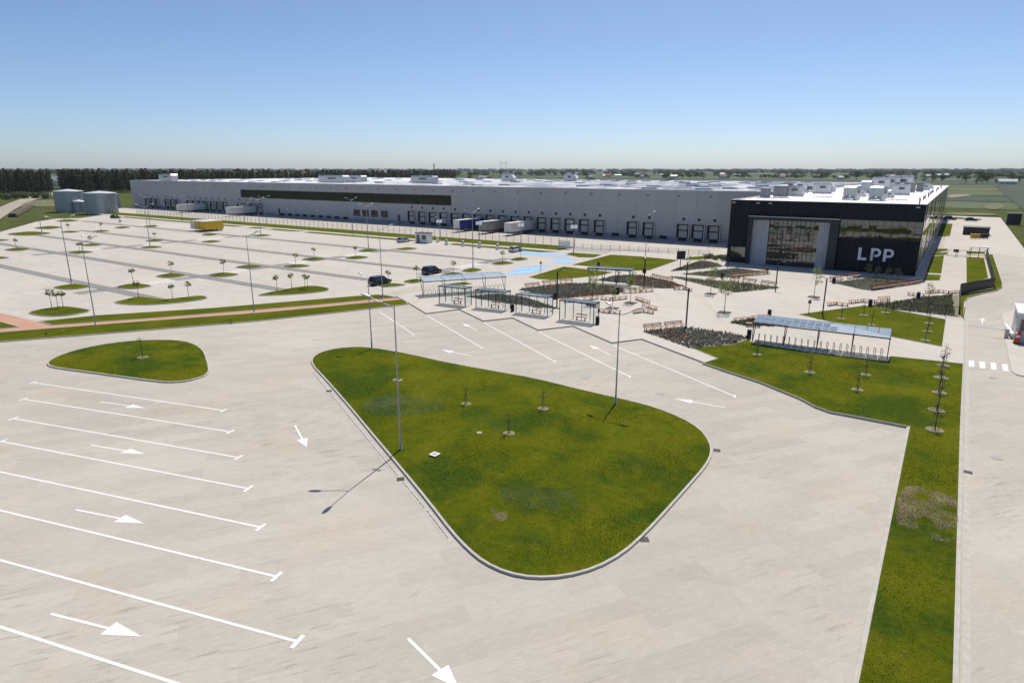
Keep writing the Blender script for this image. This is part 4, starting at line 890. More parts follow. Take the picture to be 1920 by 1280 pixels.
BEN = [((985, 541), (1013, 538), 1, 'bench with back at the far left edge of the russet bed'), ((1017.5, 535.5), (1044.5, 533), 1, 'second bench with back along the top of the russet bed'), ((1049, 532), (1074.5, 530.4), 1, 'third bench with back along the top of the russet bed'),
       ((1060, 566.5), (1076, 566), 0, 'backless bench left of the ring, behind the rightmost shelter'), ((1078, 566), (1097, 569), 0, 'backless bench joining the left ring bench behind the shelter'), ((1093.4, 563.5), (1122.5, 560), 0, 'upper left bench of the bench ring'), ((1126.6, 561), (1145, 563.5), 0, 'upper middle bench of the bench ring'), ((1147, 563.5), (1176, 560), 0, 'upper right bench of the bench ring'),
       ((1100, 571), (1120, 576), 0, 'bench of the ring half hidden by the rightmost shelter'), ((1121, 583.5), (1143.5, 587.6), 0, 'lower left bench of the ring beside the dark bin'), ((1144.5, 586.5), (1161, 588.3), 0, 'lower middle bench of the ring near the pole'), ((1192, 561), (1218, 570), 0, 'right hand bench of the ring, upper one of the pair'), ((1204.5, 573.5), (1232, 581.5), 0, 'right hand bench of the ring, lower one of the pair'),
       ((1188, 587.6), (1204.5, 585), 0, 'left arm of the small bench corner below the ring'), ((1206, 585), (1225.5, 588.3), 0, 'right arm of the small bench corner below the ring'), ((1168, 549.7), (1195, 548.4), 1, 'bench with back beside the black bins'), ((1197, 548.4), (1225, 546.3), 1, 'bench with back right of the one by the bins'),
       ((1220, 521), (1238, 525.5), 1, 'upper bench along the right side of the pergola bed'), ((1239.5, 525.8), (1260, 530), 1, 'lower bench along the right side of the pergola bed'), ((1264.5, 543), (1282, 543), 0, 'left arm of the bench pair at the slim black lamp'), ((1283, 542), (1296, 546.5), 0, 'right arm of the bench pair at the slim black lamp'),
       ((1373.5, 521), (1397, 518.3), 1, 'left of three benches below the middle wedge bed'), ((1398, 518), (1420, 516), 1, 'middle of three benches below the middle wedge bed'), ((1421, 515.8), (1443, 513.9), 1, 'right of three benches below the middle wedge bed'), ((1369, 526.5), (1385, 528), 1, 'left of three benches above the long planted wedge'), ((1390, 529), (1418, 533), 1, 'middle of three benches above the long planted wedge'), ((1425, 534), (1455, 538.5), 1, 'right of three benches above the long planted wedge'),
       ((1552, 529), (1584.5, 523.7), 1, 'left bench along the upper edge of the bed before the letters'), ((1585.5, 523.4), (1616.5, 519.3), 1, 'right bench along the upper edge of the bed before the letters'), ((1634.5, 544.5), (1658.5, 541), 1, 'first reddish bench from the left below the bed before the letters'), ((1659.5, 541), (1680.5, 537.7), 1, 'second reddish bench below the bed before the letters'), ((1681.5, 537.5), (1702, 534.7), 1, 'third reddish bench below the bed before the letters'), ((1703, 534.5), (1726, 530.7), 1, 'fourth reddish bench below the bed before the letters'),
       ((1552, 573.5), (1569, 571), 0, 'left arm of the bench corner above the lawn triangle'), ((1570.5, 572), (1587, 574), 0, 'right arm of the bench corner above the lawn triangle'), ((1591.6, 569), (1619.7, 565.6), 0, 'left bench of the zigzag above the lawn triangle'), ((1621, 566.4), (1637.7, 568.2), 0, 'middle bench of the zigzag above the lawn triangle'), ((1639, 568.4), (1667, 565.6), 0, 'right bench of the zigzag above the lawn triangle'), ((1647, 562.5), (1667, 560), 0, 'short bench behind the right end of the lawn zigzag'),
       ((1703, 553), (1721, 556), 0, 'left arm of the bench corner above the slate bed'), ((1723, 555.6), (1740, 556.4), 0, 'right arm of the bench corner above the slate bed'), ((1735, 551), (1758.5, 548.4), 0, 'left bench of the zigzag by the black fence'), ((1760, 548.4), (1777.5, 550.8), 0, 'middle bench of the zigzag by the black fence'), ((1779, 551.2), (1796, 549), 0, 'right bench of the zigzag touching the black fence'),
       ((1207, 621), (1242.5, 617.3), 1, 'left of two benches on the near russet bed'), ((1246, 616.8), (1281, 613), 1, 'right of two benches on the near russet bed'), ((1375.5, 602.5), (1407, 599.8), 0, 'left bench behind the solar bike canopy'), ((1409.5, 598.5), (1441, 595.3), 0, 'right bench behind the solar bike canopy'), ((1399, 611.5), (1425, 613.5), 0, 'bench half under the left end of the solar bike canopy')]
for p, q, bk, lab in BEN: bench(p, q, lab, bool(bk), 'wood_red' if 'reddish' in lab else 'wood')
def bin_(px, lab, z=ZP):
    x, y = g(px[0], px[1], z); t = thing('litter_bin', lab, 'bin', (x, y, z), 0, 'black litter bins')
    MB().lathe([(0, 0), (.24, 0), (.27, .06), (.27, .85), (.22, .86), (.22, .92)], 14).build('body', 'black_steel', t, True); MB().lathe([(.27, 1.0), (.2, 1.1), (0, 1.13)], 14).build('lid', 'black_steel', t, True)
    MB().box(-.25, -.2, -.03, .03, .85, 1.02).box(.2, .25, -.03, .03, .85, 1.02).build('lid_bracket', 'black_steel', t)
for a in [((961, 583.5), 'black litter bin between the second and third bus shelters'), ((1120, 608), 'dark litter bin at the right end of the rightmost bus shelter'), ((1153, 551.5), 'left of two black bins beside the bench'), ((1158.5, 551), 'right of two black bins beside the bench'), ((1122, 500.5), 'black bin on the lawn path behind the pergola'), ((1354, 521.5), 'black bin beside the middle wedge bed'), ((1563, 531), 'black bin at the left tip of the bed before the letters'), ((1438, 511.5), 'black bin at the right end of the middle wedge benches'),
          ((1040.5, 560.5), 'black bin at the lower tip of the russet bed'), ((1631, 574.5), 'black bin at the lawn zigzag benches'), ((1721, 560), 'black bin at the slate bed bench corner'), ((1442, 594.5), 'black bin behind the solar bike canopy'), ((1404, 634), 'black bin under the left end of the solar bike canopy')]: bin_(*a)

# ------------------------------------------------------------------ shelters
def shelter(fl, fr, label):
    a, b = Vector(g(fl[0], fl[1], ZP)), Vector(g(fr[0], fr[1], ZP)); d = b - a; L = round(d.length, 2); D = 1.65; H = 2.65
    t = thing('bus_shelter', label, 'bus shelter', (a.x, a.y, ZP), math.atan2(d.y, d.x), 'bus shelters on the platform')
    for x in (0, L):
        for y in (0, D): MB().box(x - .045, x + .045, y - .045, y + .045, 0, H).build('post', 'black_steel', t)
    for k in (1, 2, 3): MB().box(L * k / 4 - .035, L * k / 4 + .035, D - .035, D + .035, 0, H).build('post', 'black_steel', t)
    MB().box(-.1, L + .1, -.12, .0, H + .002, H + .12).box(-.1, L + .1, D, D + .12, H + .002, H + .12).box(-.1, 0, .002, D - .002, H + .002, H + .12).box(L, L + .1, .002, D - .002, H + .002, H + .12).build('roof_frame', 'black_steel', t)
    MB().box(-.02, L + .02, -.02, D + .02, H + .122, H + .15).build('roof_sheet', 'smoke_roof', t)
    for k in range(4): MB().box(L * k / 4 + .06, L * (k + 1) / 4 - .06, D - .01, D + .01, .15, H - .1).build('glass_panel', 'wall_glass', t)
    for x in (0, L): MB().box(x - .01, x + .01, .06, D - .06, .15, H - .1).build('glass_panel', 'wall_glass', t)
    sb = MB().box(L * .36, L * .68, D - .55, D - .2, .44, .49).build('seat', 'wood', t); MB().box(L * .36, L * .68, D - .14, D - .1, .7, .85).build('seat_back', 'wood', t)
    for x in (L * .4, L * .64): MB().box(x - .03, x + .03, D - .5, D - .25, 0, .438).build('seat_leg', 'black_steel', t)
for fl, fr, lab in [((824, 569), (872.5, 575), 'leftmost of the four dark bus shelters'), ((892.5, 577), (947, 583), 'second bus shelter from the left'), ((967.5, 586.5), (1026, 594), 'third bus shelter from the left'), ((1049, 599.5), (1112.5, 608), 'rightmost bus shelter nearest the tall pole')]: shelter(fl, fr, lab)
def bike_canopy(p, q, bays, nst, label, solar_cols=0, D=2.3, H0=2.35, H1=2.75, lean=.5, flip=1):
    a, b = Vector(g(p[0], p[1], ZP)), Vector(g(q[0], q[1], ZP)); d = b - a; L = d.length
    t = thing('bicycle_canopy', label, 'bike shelter', (a.x, a.y, ZP + .04), math.atan2(d.y, d.x))
    MB().box(-.2, L + .2, -.25, D - .2, -.05, .012).build('slab', 'path_light', t)
    for k in range(bays + 1):
        x = L * k / bays
        MB().tube((x, .1, 0), (x, -.1, H0), .05, n=8).tube((x, .25, 0), (x, D * .8, H1 - .1), .045, n=8).build('post', 'black_steel', t)
        MB().bar((x, -.35, H0), (x, D + .25, H1), .07, .1).build('rafter', 'black_steel', t)
    MB().bar((-.1, -.35, H0 - .02), (L + .1, -.35, H0 - .02), .08, .12).bar((-.1, D + .25, H1 - .02), (L + .1, D + .25, H1 - .02), .08, .12).build('gutter_rail', 'black_steel', t)
    sl_a = (H1 - H0) / (D + .6)
    def sheet(x0, x1, y0, y1, dz, th):
        z = lambda y: H0 + (y + .35) * sl_a + dz
        return MB().hull([(x0, y0, z(y0)), (x1, y0, z(y0)), (x1, y1, z(y1)), (x0, y1, z(y1))], [(x0, y0, z(y0) + th), (x1, y0, z(y0) + th), (x1, y1, z(y1) + th), (x0, y1, z(y1) + th)])
    for k in range(bays * 3): sheet(L * k / (bays * 3) + .03, L * (k + 1) / (bays * 3) - .03, -.33, D + .23, .07, .02).build('roof_pane', 'roof_glass', t)
    for k in range(solar_cols):
        w = L * .8 / 14
        for r in range(2):
            if k > 9 and r: continue
            sheet(.1 + k * w, .1 + (k + 1) * w - .1, -.2 + r * 1.3, 1.0 + r * 1.3, .1, .03).build('solar_module', 'pv', t)
    for k in range(nst):        # every bicycle stand is bolted to the slab on its own
        x = .6 + (L - 1.2) * k / (nst - 1)
        wx, wy = a + d.normalized() * x + Vector((-d.y, d.x)).normalized() * .75
        lab2 = '%s bicycle hoop from the left under the %s' % (ORD[k] if k < 20 else 'last', 'solar canopy' if solar_cols else 'glass canopy')
        s = cached('hoop', lambda: MB().tube((0, -.4, 0), (0, -.4, .7), .03, n=6).tube((0, -.4, .7), (0, -.25, .85), .03, n=6).tube((0, -.25, .85), (0, .25, .85), .03, n=6).tube((0, .25, .85), (0, .4, .7), .03, n=6).tube((0, .4, .7), (0, .4, 0), .03, n=6).mesh('bicycle_hoop', 'black_steel', True))
        o = put('bicycle_hoop', s, None, (wx, wy, ZP + .05), math.atan2(d.y, d.x) + .25); tag(o, lab2, 'bike rack', 'bicycle hoops')
    return t
bike_canopy((794, 555.5), (947, 544.5), 4, 19, 'long glass roofed bicycle canopy left, behind the bus shelters')
bike_canopy((1410, 640.5), (1663, 673.5), 4, 20, 'long bicycle canopy with solar roof right, at the lawn edge', 11)
pg = thing('pergola', 'flat grey pergola roof on slanting black legs between the beds', 'pergola', (*g(1104, 531, ZP), ZP), math.atan2(g(1180, 536, ZP)[1] - g(1104, 531, ZP)[1], g(1180, 536, ZP)[0] - g(1104, 531, ZP)[0]))
Lp = (Vector(g(1180, 536, ZP)) - Vector(g(1104, 531, ZP))).length
MB().box(-.3, Lp + .3, -.3, 2.6, 2.7, 2.82).build('roof', 'smoke_roof', pg); MB().box(-.36, Lp + .36, -.36, -.302, 2.62, 2.86).build('fascia', 'black_steel', pg)
for k in range(4):
    x = Lp * k / 3; MB().tube((x, .3, 0), (x - .15, .1, 2.7), .06, n=8).tube((x + .05, .4, 0), (x + .1, 2.2, 2.7), .06, n=8).build('leg', 'black_steel', pg)

# ------------------------------------------------------------------ fences, kiosk, signs, chargers
def fence(x0, x1, y0, y1, step, h, label, mat='galv', z=0., mesh=True):
    t = thing('mesh_fence', label, 'fence', (x0, y0, z)); L = math.hypot(x1 - x0, y1 - y0); n = round(L / step)
    t.rotation_euler[2] = math.atan2(y1 - y0, x1 - x0); s = L / n
    po = cached(('fpost', h, mat), lambda: MB().box(-.04, .04, -.04, .04, 0, h).mesh('fence_post', mat))
    pa = MB()
    for k in range(9): pa.box(.05, s - .05, -.008, .008, .12 + k * (h - .25) / 8, .135 + k * (h - .25) / 8)
    for k in range(10): pa.box(.05 + k * (s - .1) / 9.5, .062 + k * (s - .1) / 9.5, -.007, -.001, .12, h - .12)
    pm = pa.mesh('mesh_panel', mat)
    for k in range(n + 1): put('fence_post', po, t, (k * s, 0, 0))
    if mesh:
        for k in range(n): put('mesh_panel', pm, t, (k * s, 0, 0))
    return t
fence(-318, -84, 152, 152, 2.5, 2.1, 'long thin grey mesh fence between verge and loading yard', 'louvre')
fx0, fx1 = g(1060, 465), g(1330, 481)
fence(fx0[0], fx1[0], fx0[1], fx1[1] , 2.5, 1.5, 'mesh fence along the grey ramp beside the plaza lawn', 'louvre')
def slatfence(p, q, h, label, n=None, z=ZP):
    a, b = Vector(g(p[0], p[1], z)), Vector(g(q[0], q[1], z)); d = b - a; L = d.length
    t = thing('slat_fence', label, 'fence', (a.x, a.y, z), math.atan2(d.y, d.x)); n = n or max(2, int(L / .16)); w = L / n
    me = MB().box(.012, w - .012, -.02, .02, .06, h).mesh('fence_slat', 'black_steel')
    for k in range(n): put('fence_slat', me, t, (k * w, 0, 0))
    m2 = MB().box(0, L, .022, .07, .3, .38).box(0, L, .022, .07, h - .4, h - .32).mesh('rail', 'black_steel'); put('rail', m2, t)
slatfence((1798, 553), (1862, 540.5), 1.9, 'tall black slat fence facing the plaza beside the exit road'); slatfence((1863, 540), (1848, 479), 1.9, 'black slat fence running back along the green strip', 90)
slatfence((1797, 590), (1799, 553), 1.5, 'short black fence along the slate bed', 30)
def railing(p, q, h, label, step=2.4, z=ZP):
    a, b = Vector(g(p[0], p[1], z)), Vector(g(q[0], q[1], z)); d = b - a; L = d.length; n = max(1, round(L / step)); s = L / n
    t = thing('railing', label, 'railing', (a.x, a.y, z), math.atan2(d.y, d.x))
    for k in range(n + 1): MB().box(k * s - .04, k * s + .04, -.04, .04, 0, h).build('post', 'black_steel', t)
    MB().box(0, L, -.02, .02, .12, .2).build('bottom_rail', 'black_steel', t); MB().box(0, L, -.02, .02, h - .06, h).build('top_rail', 'black_steel', t)
    wi = MB()
    for k in range(n): 
        for j in range(6): wi.box(k * s + .1 + j * (s - .2) / 5, k * s + .112 + j * (s - .2) / 5, -.006, .006, .2, h - .06)
    wi.build('mesh_infill', 'black_steel', t)['kind'] = 'stuff'
railing((1674, 581.5), (1806, 597), 1.5, 'low black mesh railing in front of the slate bed')
railing((1776, 480), (1812, 482), 1.5, 'black gate railing across the drive beside the office', 2.0)
railing((1816, 455 + 24), (1845, 481), 1.6, 'short black enclosure railing behind the green strip')
gt = thing('turnstile_gate', 'black turnstile gate with pale roof beside the green strip', 'turnstile', (*g(1834, 482.5, ZP), ZP))
for x in (-1.6, 0, 1.6): MB().box(x - .06, x + .06, -.4, .4, 0, 2.3).build('turnstile_frame', 'black_steel', gt)
MB().box(-1.9, 1.9, -.7, .7, 2.302, 2.45).build('roof', 'white_metal', gt)
sg = thing('drive_sign', 'dark square sign on a post in the gate across the drive', 'sign', (*g(1791, 481.5, ZP), ZP)); MB().tube((0, 0, 0), (0, 0, 1.9), .04, n=8).build('post', 'black_steel', sg); MB().box(-.55, .55, -.05, -.042 + .02, 1.1, 1.75).build('board', 'dark_frame', sg)
x, y = g(1275, 503, ZP)
sg = thing('notice_board', 'tall black notice board on two posts left of the office', 'sign', (x, y, ZP), .9)
MB().box(-.06, .06, -.06, .06, 0, 3.5).build('post', 'black_steel', sg); MB().box(-1.0, 1.0, -.14, -.062, 1.9, 3.6).build('board', 'dark_frame', sg)
pn = thing('striped_panel', 'grey striped panel at the head of the ramp fence', 'panel', (*g(1058, 467), 0), .1)
for k in range(5): MB().box(-1.6, 1.6, -.03, .03, .25 + k * .4, .55 + k * .4).build('board', 'white_metal', pn)
for xx in (-1.5, 1.5): MB().box(xx - .04, xx + .04, .032, .1, 0, 2.3).build('post', 'galv', pn)
hr = thing('dock_ramp_rail', 'slanting steel handrail of the dock ramp left of the office', 'railing', (-52.5, 166, 0), R(62))
for k in range(6): MB().box(k * 2.0 - .03, k * 2.0 + .03, -.03, .03, 0, 1.1 + k * .02).build('post', 'galv', hr)
for zz in (.55, 1.08): MB().tube((0, 0, zz), (10, 0, zz + .1), .03, n=6).build('rail', 'galv', hr)
ki = thing('kiosk', 'small white kiosk on the verge behind the patrol car', 'kiosk', (*g(795, 455), 0), .1)
MB().box(-2.1, 2.1, -1.2, 1.2, .1, 2.7).build('wall', 'white_metal', ki); MB().box(-2.2, 2.2, -1.3, 1.3, 2.702, 2.85).build('roof', 'dark_frame', ki); MB().box(-1.6, -.6, -1.25, -1.202, .15, 2.3).build('door', 'louvre', ki); MB().box(.2, 1.6, -1.25, -1.202, 1.0, 2.2).build('window', 'glass_dark', ki); MB().box(-2.0, 2.0, -1.1, 1.1, 0, .098).build('base', 'concrete', ki)
def charger(px, lab):
    t = thing('charging_post', lab, 'charger', (*g(*px), 0), 0, 'vehicle charging posts')
    MB().hull([(-.4, -.3, 0), (.4, -.3, 0), (.4, .3, 0), (-.4, .3, 0)], [(-.22, -.2, 1.5), (.22, -.2, 1.5), (.22, .2, 1.6), (-.22, .2, 1.6)]).build('housing', 'white_metal', t); MB().box(-.15, .15, -.24, -.215, 1.0, 1.4).build('screen', 'dark_frame', t); MB().box(-.5, .5, -.4, .4, 0, .06).build('base', 'concrete', t)
for i, px in enumerate([(821, 454), (837, 459.5), (868, 462), (899.5, 465), (933, 468)]): charger(px, '%s pale charging post from the left along the white bays' % ORD[i])
ct = thing('bin_store', 'dark flat roofed bin store on the service drive', 'shed', (*g(1829, 441), 0))
MB().box(-3.6, 3.6, 0, 6, 2.3, 2.5).build('roof', 'louvre', ct); MB().box(-3.4, 3.4, .2, 5.8, 0, 2.298).build('wall', 'black_steel', ct); MB().box(-3.3, 3.3, .1, .198, .1, 2.1).build('door', 'dark_frame', ct)
for k, (m, c) in enumerate((('yellow', 'yellow'), ('yellow', 'yellow'), ('black_steel', 'black'), ('black_steel', 'black'))):
    t = thing('waste_container', ['leftmost yellow', 'right of two yellow', 'left of two black', 'rightmost black'][k] + ' wheeled container before the bin store', 'container', (*g(1823.5 + k * 8.2, 447), 0), 0, 'waste containers')
    MB().hull([(-.6, -.45, .15), (.6, -.45, .15), (.6, .45, .15), (-.6, .45, .15)], [(-.7, -.55, 1.15), (.7, -.55, 1.15), (.7, .55, 1.25), (-.7, .55, 1.25)]).build('body', m, t); MB().box(-.74, .74, -.58, .6, 1.252, 1.33).build('lid', m, t)
    for x in (-.5, .5): MB().tube((x, -.3, .08), (x + .06, -.3, .08), .08, n=10).tube((x, .3, .08), (x + .06, .3, .08), .08, n=10).build('wheel', 'rubber', t)
cb = thing('cabinet', 'dark square utility cabinet in the meadow right of the drive', 'cabinet', (*g(1899, 420), -.1)); MB().box(-2.2, 2.2, -1.5, 1.5, 0, 4.0).build('body', 'dark_frame', cb); MB().box(-2.4, 2.4, -1.7, 1.7, 4.002, 4.2).build('roof', 'louvre', cb)
_a, _b = Vector(g(24, 406)), Vector(g(61, 386)); _c = (_a + _b) / 2; _l = (_b - _a).length / 2
tt = thing('ditch_culvert', 'long dark ditch culvert on the grass bank left of the tanks', 'stack', (_c.x, _c.y, -.3), math.atan2(_b.y - _a.y, _b.x - _a.x))  # stands in for a dark ditch culvert, modelled as a row of logs
for k in range(7): MB().tube((-_l, -1.2 + k * .4, .5 + (k % 2) * .7), (_l, -1.1 + k * .4, .5 + (k % 2) * .7), .5, .42, 8).build('culvert_log', 'bark', tt)
# small sign posts and bollards
for px, lab, h in [((1014, 513), 'thin sign post at the blue bays', 2.4), ((1516, 587), 'small plaza sign post at the lawn tip', 1.9), ((291, 428), 'dark bollard on the far parking island', 1.6)]:
    t = thing('sign_post', lab, 'sign', (*g(*px, .1), .1)); MB().tube((0, 0, 0), (0, 0, h), .04, n=8).build('post', 'black_steel', t); MB().box(-.22, .22, -.06, -.042, h - .5, h).build('plate', 'louvre', t)

# ------------------------------------------------------------------ vehicles
def wheel(t, x, y, r, w=.22):
    o = cached(('tyre', r), lambda: MB().lathe([(r * .62, -.11), (r * .95, -.11), (r, -.07), (r, .07), (r * .95, .11), (r * .62, .11)], 20).mesh('tyre', 'rubber', True))
    p = put('wheel', o, t, (x, y, r)); p.rotation_euler = (R(90), 0, 0)
    q = put('rim', cached(('rim', r), lambda: MB().lathe([(0, .09), (r * .2, .1), (r * .62, .07), (r * .62, -.07), (r * .2, -.1), (0, -.09)], 14).mesh('rim', 'alu', True)), p)
    return p
def car(px, rz, paint, label, suv=False, z=0.):
    x, y = g(*px); t = thing('car', label, 'car', (x, y, z), rz, 'parked cars')
    L, Wd, H = (4.5, 1.84, 1.62) if suv else (4.4, 1.78, 1.47); belt = .98 if suv else .9; hw = Wd / 2
    st = [(-L / 2, .38, belt - .12, .80), (-L / 2 + .12, .26, belt - .02, .92), (-L / 2 + .7, .22, belt, 1.), (0, .2, belt - .01, 1.), (L / 2 - 1.35, .2, belt - .05, 1.), (L / 2 - .6, .22, belt - .16, .97), (L / 2 - .12, .28, belt - .3, .88), (L / 2, .36, belt - .42, .74)]
    vs = []
    for xx, zb, zt, k in st:
        w = hw * k; vs += [(xx, -w * .94, zb), (xx, -w, zb + .22), (xx, -w * .97, zt - .08), (xx, -w * .9, zt), (xx, w * .9, zt), (xx, w * .97, zt - .08), (xx, w, zb + .22), (xx, w * .94, zb)]
    fs = [tuple(range(8)), tuple(range(56, 64))[::-1]] + [(k * 8 + i, k * 8 + 8 + i, k * 8 + 8 + (i + 1) % 8, k * 8 + (i + 1) % 8) for k in range(7) for i in range(8)]
    MB().add(vs, fs).build('body', paint, t, True)
    r0, r1 = (-L / 2 + .12, L / 2 - 1.2); t0, t1 = (-L / 2 + (.45 if suv else .75), L / 2 - 1.95); b = belt - .01
    MB().hull([(r0, -hw * .9, b), (r1, -hw * .9, b - .05), (r1, hw * .9, b - .05), (r0, hw * .9, b)], [(t0, -hw * .72, H - .06), (t1, -hw * .72, H - .05), (t1, hw * .72, H - .05), (t0, hw * .72, H - .06)]).build('glasshouse', 'glass_dark', t)
    MB().hull([(t0 - .08, -hw * .74, H - .06), (t1 + .1, -hw * .74, H - .05), (t1 + .1, hw * .74, H - .05), (t0 - .08, hw * .74, H - .06)], [(t0 + .1, -hw * .62, H), (t1 - .15, -hw * .62, H + .01), (t1 - .15, hw * .62, H + .01), (t0 + .1, hw * .62, H)]).build('roof', paint, t)
    for s in (-1, 1):
        pl_ = MB()
        for (xa, xb) in ((r0 + .05, t0 + .05), (r1 - .05, t1 + .02), (-.25, -.25)): pl_.bar((xa, s * hw * .905, b - .02), (xb, s * hw * .735, H - .05), .07, .07)
        pl_.build('pillar', paint, t)
        wheel(t, L / 2 - .85, s * (hw - .1), .34 if suv else .32); wheel(t, -L / 2 + .82, s * (hw - .1), .34 if suv else .32)
        MB().box(r1 - .35, r1 - .15, s * hw * .93, s * (hw * .93 + .16), b, b + .14).build('mirror', paint, t)
        MB().box(L / 2 - .26, L / 2 - .02, s * hw * .5, s * hw * .82, belt - .42, belt - .3).build('headlight', 'clear_lens', t)
        MB().box(-L / 2 - .015, -L / 2 + .2, s * hw * .55, s * hw * .84, belt - .25, belt - .06).build('tail_light', 'tail_red', t)
    MB().box(-L / 2 - .03, -L / 2 + .02, -.26, .26, .5, .62).build('number_plate', 'white_metal', t); MB().box(-L / 2 - .05, -L / 2 + .15, -hw * .8, hw * .8, .26, .45).build('bumper', 'rubber', t); MB().box(L / 2 - .15, L / 2 + .04, -hw * .68, hw * .68, .26, .46).build('bumper', 'rubber', t)
    return t
car((713, 533), R(90), 'car_black', 'black estate car parked nearest, left of the other black car', True)
car((810, 513), R(90), 'car_black', 'black hatchback parked behind the bicycle canopy', True)
car((967, 472), R(90), 'car_white', 'white car parked at the charging bays beside the blue bays')
pc = car((757, 454), R(90), 'car_silver', 'pale patrol style car with dark side stripe beside the kiosk')
MB().box(-1.6, 1.5, -.925, -.905, .55, .72).box(-1.6, 1.5, .905, .925, .55, .72).build('side_stripe', 'trailer_blue', pc)
car((217, 409.5), R(20), 'car_black', 'dark car alone at the far corner of the parking')
car((1821, 414.5), R(5), 'car_black', 'black car at the far end of the service drive', False)
car((1781, 412.5), R(15), 'car_black', 'dark car close to the office rear corner', True)
def trailer(x, yback, paint, label, hd='trailer_white', L=13.6, H=3.9, group='docked semi trailers', rz=0., low=1.15, short=False):
    t = thing('semi_trailer', label, 'trailer', (x, yback, 0), rz, group)
    bx = MB().box(-1.27, 1.27, -L + .14, -.12, low, H).build('body', paint, t)
    MB().box(-1.28, 1.28, -L, -L + .138, low, H + .02).build('headboard', hd, t); MB().box(-1.3, 1.3, -L, -.1, H + .022, H + .06).build('roof', 'trailer_white', t)
    rb = MB()
    for k in range(5 if short else 12):
        for s in (-1, 1): rb.box(s * 1.285 - .012, s * 1.285 + .012, -L + .6 + k * 1.08, -L + .66 + k * 1.08, low + .1, H - .1)
    rb.build('curtain_strap', paint, t)['kind'] = 'stuff'
    MB().box(-.55, -.4, -L + .4, -.4, .75, low - .002).box(.4, .55, -L + .4, -.4, .75, low - .002).box(-1.2, 1.2, -.5, -.3, .8, low - .002).build('chassis', 'black_steel', t)
    for yy in ((-1.0, -2.2) if short else (-2.2, -3.5, -4.8)):
        for s in (-1, 1): wheel(t, s * 1.05, yy, .48).rotation_euler = (R(90), 0, R(90))
    for s in (-1, 1): MB().box(s * .8 - .07, s * .8 + .07, -L + 1.4, -L + 1.55, 0, .98).build('landing_leg', 'galv', t); MB().box(s * 1.22 - .03, s * 1.22 + .03, -L + 2.8, -3.0 if short else -6, .5, .95).build('side_guard', 'galv', t)
    return t
def dock_x(px, py, Yp): return onY(px, py, Yp)[0]
tx = [(dock_x(857, 415, 166.2), 'trailer_blue', 'trailer_white', 'blue curtain trailer with white front backed onto a dock'), (dock_x(905, 418, 166.2), 'trailer_grey', 'trailer_grey', 'grey curtain trailer backed onto a dock, middle of three'), (dock_x(953, 420, 166.2), 'trailer_white', 'trailer_white', 'white box trailer backed onto a dock, right of three'),
      (dock_x(335, 389, 166.2), 'trailer_white', 'trailer_white', 'white trailer docked far left, nearest the tanks'), (dock_x(428, 395, 166.2), 'trailer_white', 'trailer_white', 'white trailer docked left, below the ribbon window end')]
for x, p, hd, lab in tx: trailer(x, 179.35, p, lab, hd)
for k in (0, 1, 3):
    trailer(-212.4 + min(k, 2) * 2.9, 126.0, 'trailer_yellow' if k else 'trailer_white', ['pale front trailer at the left of the yellow row', 'first yellow trailer, next to the pale one', 'second yellow trailer of the parked row', 'rightmost yellow trailer showing its long side'][k], 'trailer_yellow' if k else 'trailer_white', L=7.0, H=3.35, group='trailers parked in a row', low=.7, short=True)
# ------------------------------------------------------------------ vegetation
def leafcloud(mb, c, rad, n, size, rng, flat=1., shell=.35):
    for _ in range(n):
        v = Vector((rng.gauss(0, 1), rng.gauss(0, 1), rng.gauss(0, 1))).normalized() * (shell + (1 - shell) * rng.random() ** .5)
        p = Vector(c) + Vector((v.x * rad[0], v.y * rad[1], v.z * rad[2]))
        nrm = (v + Vector((rng.uniform(-.7, .7), rng.uniform(-.7, .7), rng.uniform(-.2, .9)))).normalized()
        u = nrm.orthogonal().normalized(); w = nrm.cross(u); a = rng.random() * 6.28; s = size * rng.uniform(.6, 1.3)
        u, w = u * math.cos(a) + w * math.sin(a), w * math.cos(a) - u * math.sin(a)
        mb.add([p - u * s, p - w * s * .55, p + u * s, p + w * s * .55], [(0, 1, 2, 3)])
def sapling_meshes(seed, h, cr, mat, n=150, leaf=.09, airy=False):
    rng = random.Random(seed); tr = MB(); p = Vector((0, 0, 0)); hh = h * (.62 if not airy else .35)
    q = Vector((rng.uniform(-.06, .06), rng.uniform(-.06, .06), hh)); tr.tube(p, q, .045, .03, 7)
    top = Vector((q.x + rng.uniform(-.05, .05), q.y, h * .95)); tr.tube(q, top, .03, .012, 6)
    cr_ = MB(); cz = (hh + h) / 2 + .1
    for k in range(7 if not airy else 12):
        s = rng.uniform(.0, .75); b = q.lerp(top, s); a = rng.random() * 6.28; L = cr * rng.uniform(.6, 1.05) * (1.1 - s * .5)
        e = b + Vector((math.cos(a) * L, math.sin(a) * L, L * rng.uniform(.4, .9))); tr.tube(b, e, .014, .006, 5)
        leafcloud(cr_, e, (cr * .42, cr * .42, cr * .36), n // (8 if not airy else 14), leaf, rng, shell=.1)
    leafcloud(cr_, (top.x, top.y, cz), (cr, cr, (h - hh) * .5), n // 3, leaf, rng, shell=.5)
    return tr.mesh('trunk', 'bark', True), cr_.mesh('crown', mat, False, False)
def stakes(h):
    mb = MB()
    for a in (0, 3.4): mb.tube((math.cos(a) * .16, math.sin(a) * .16, 0), (math.cos(a) * .15, math.sin(a) * .15, h), .018, n=6)
    return mb.mesh('stake', 'stake')
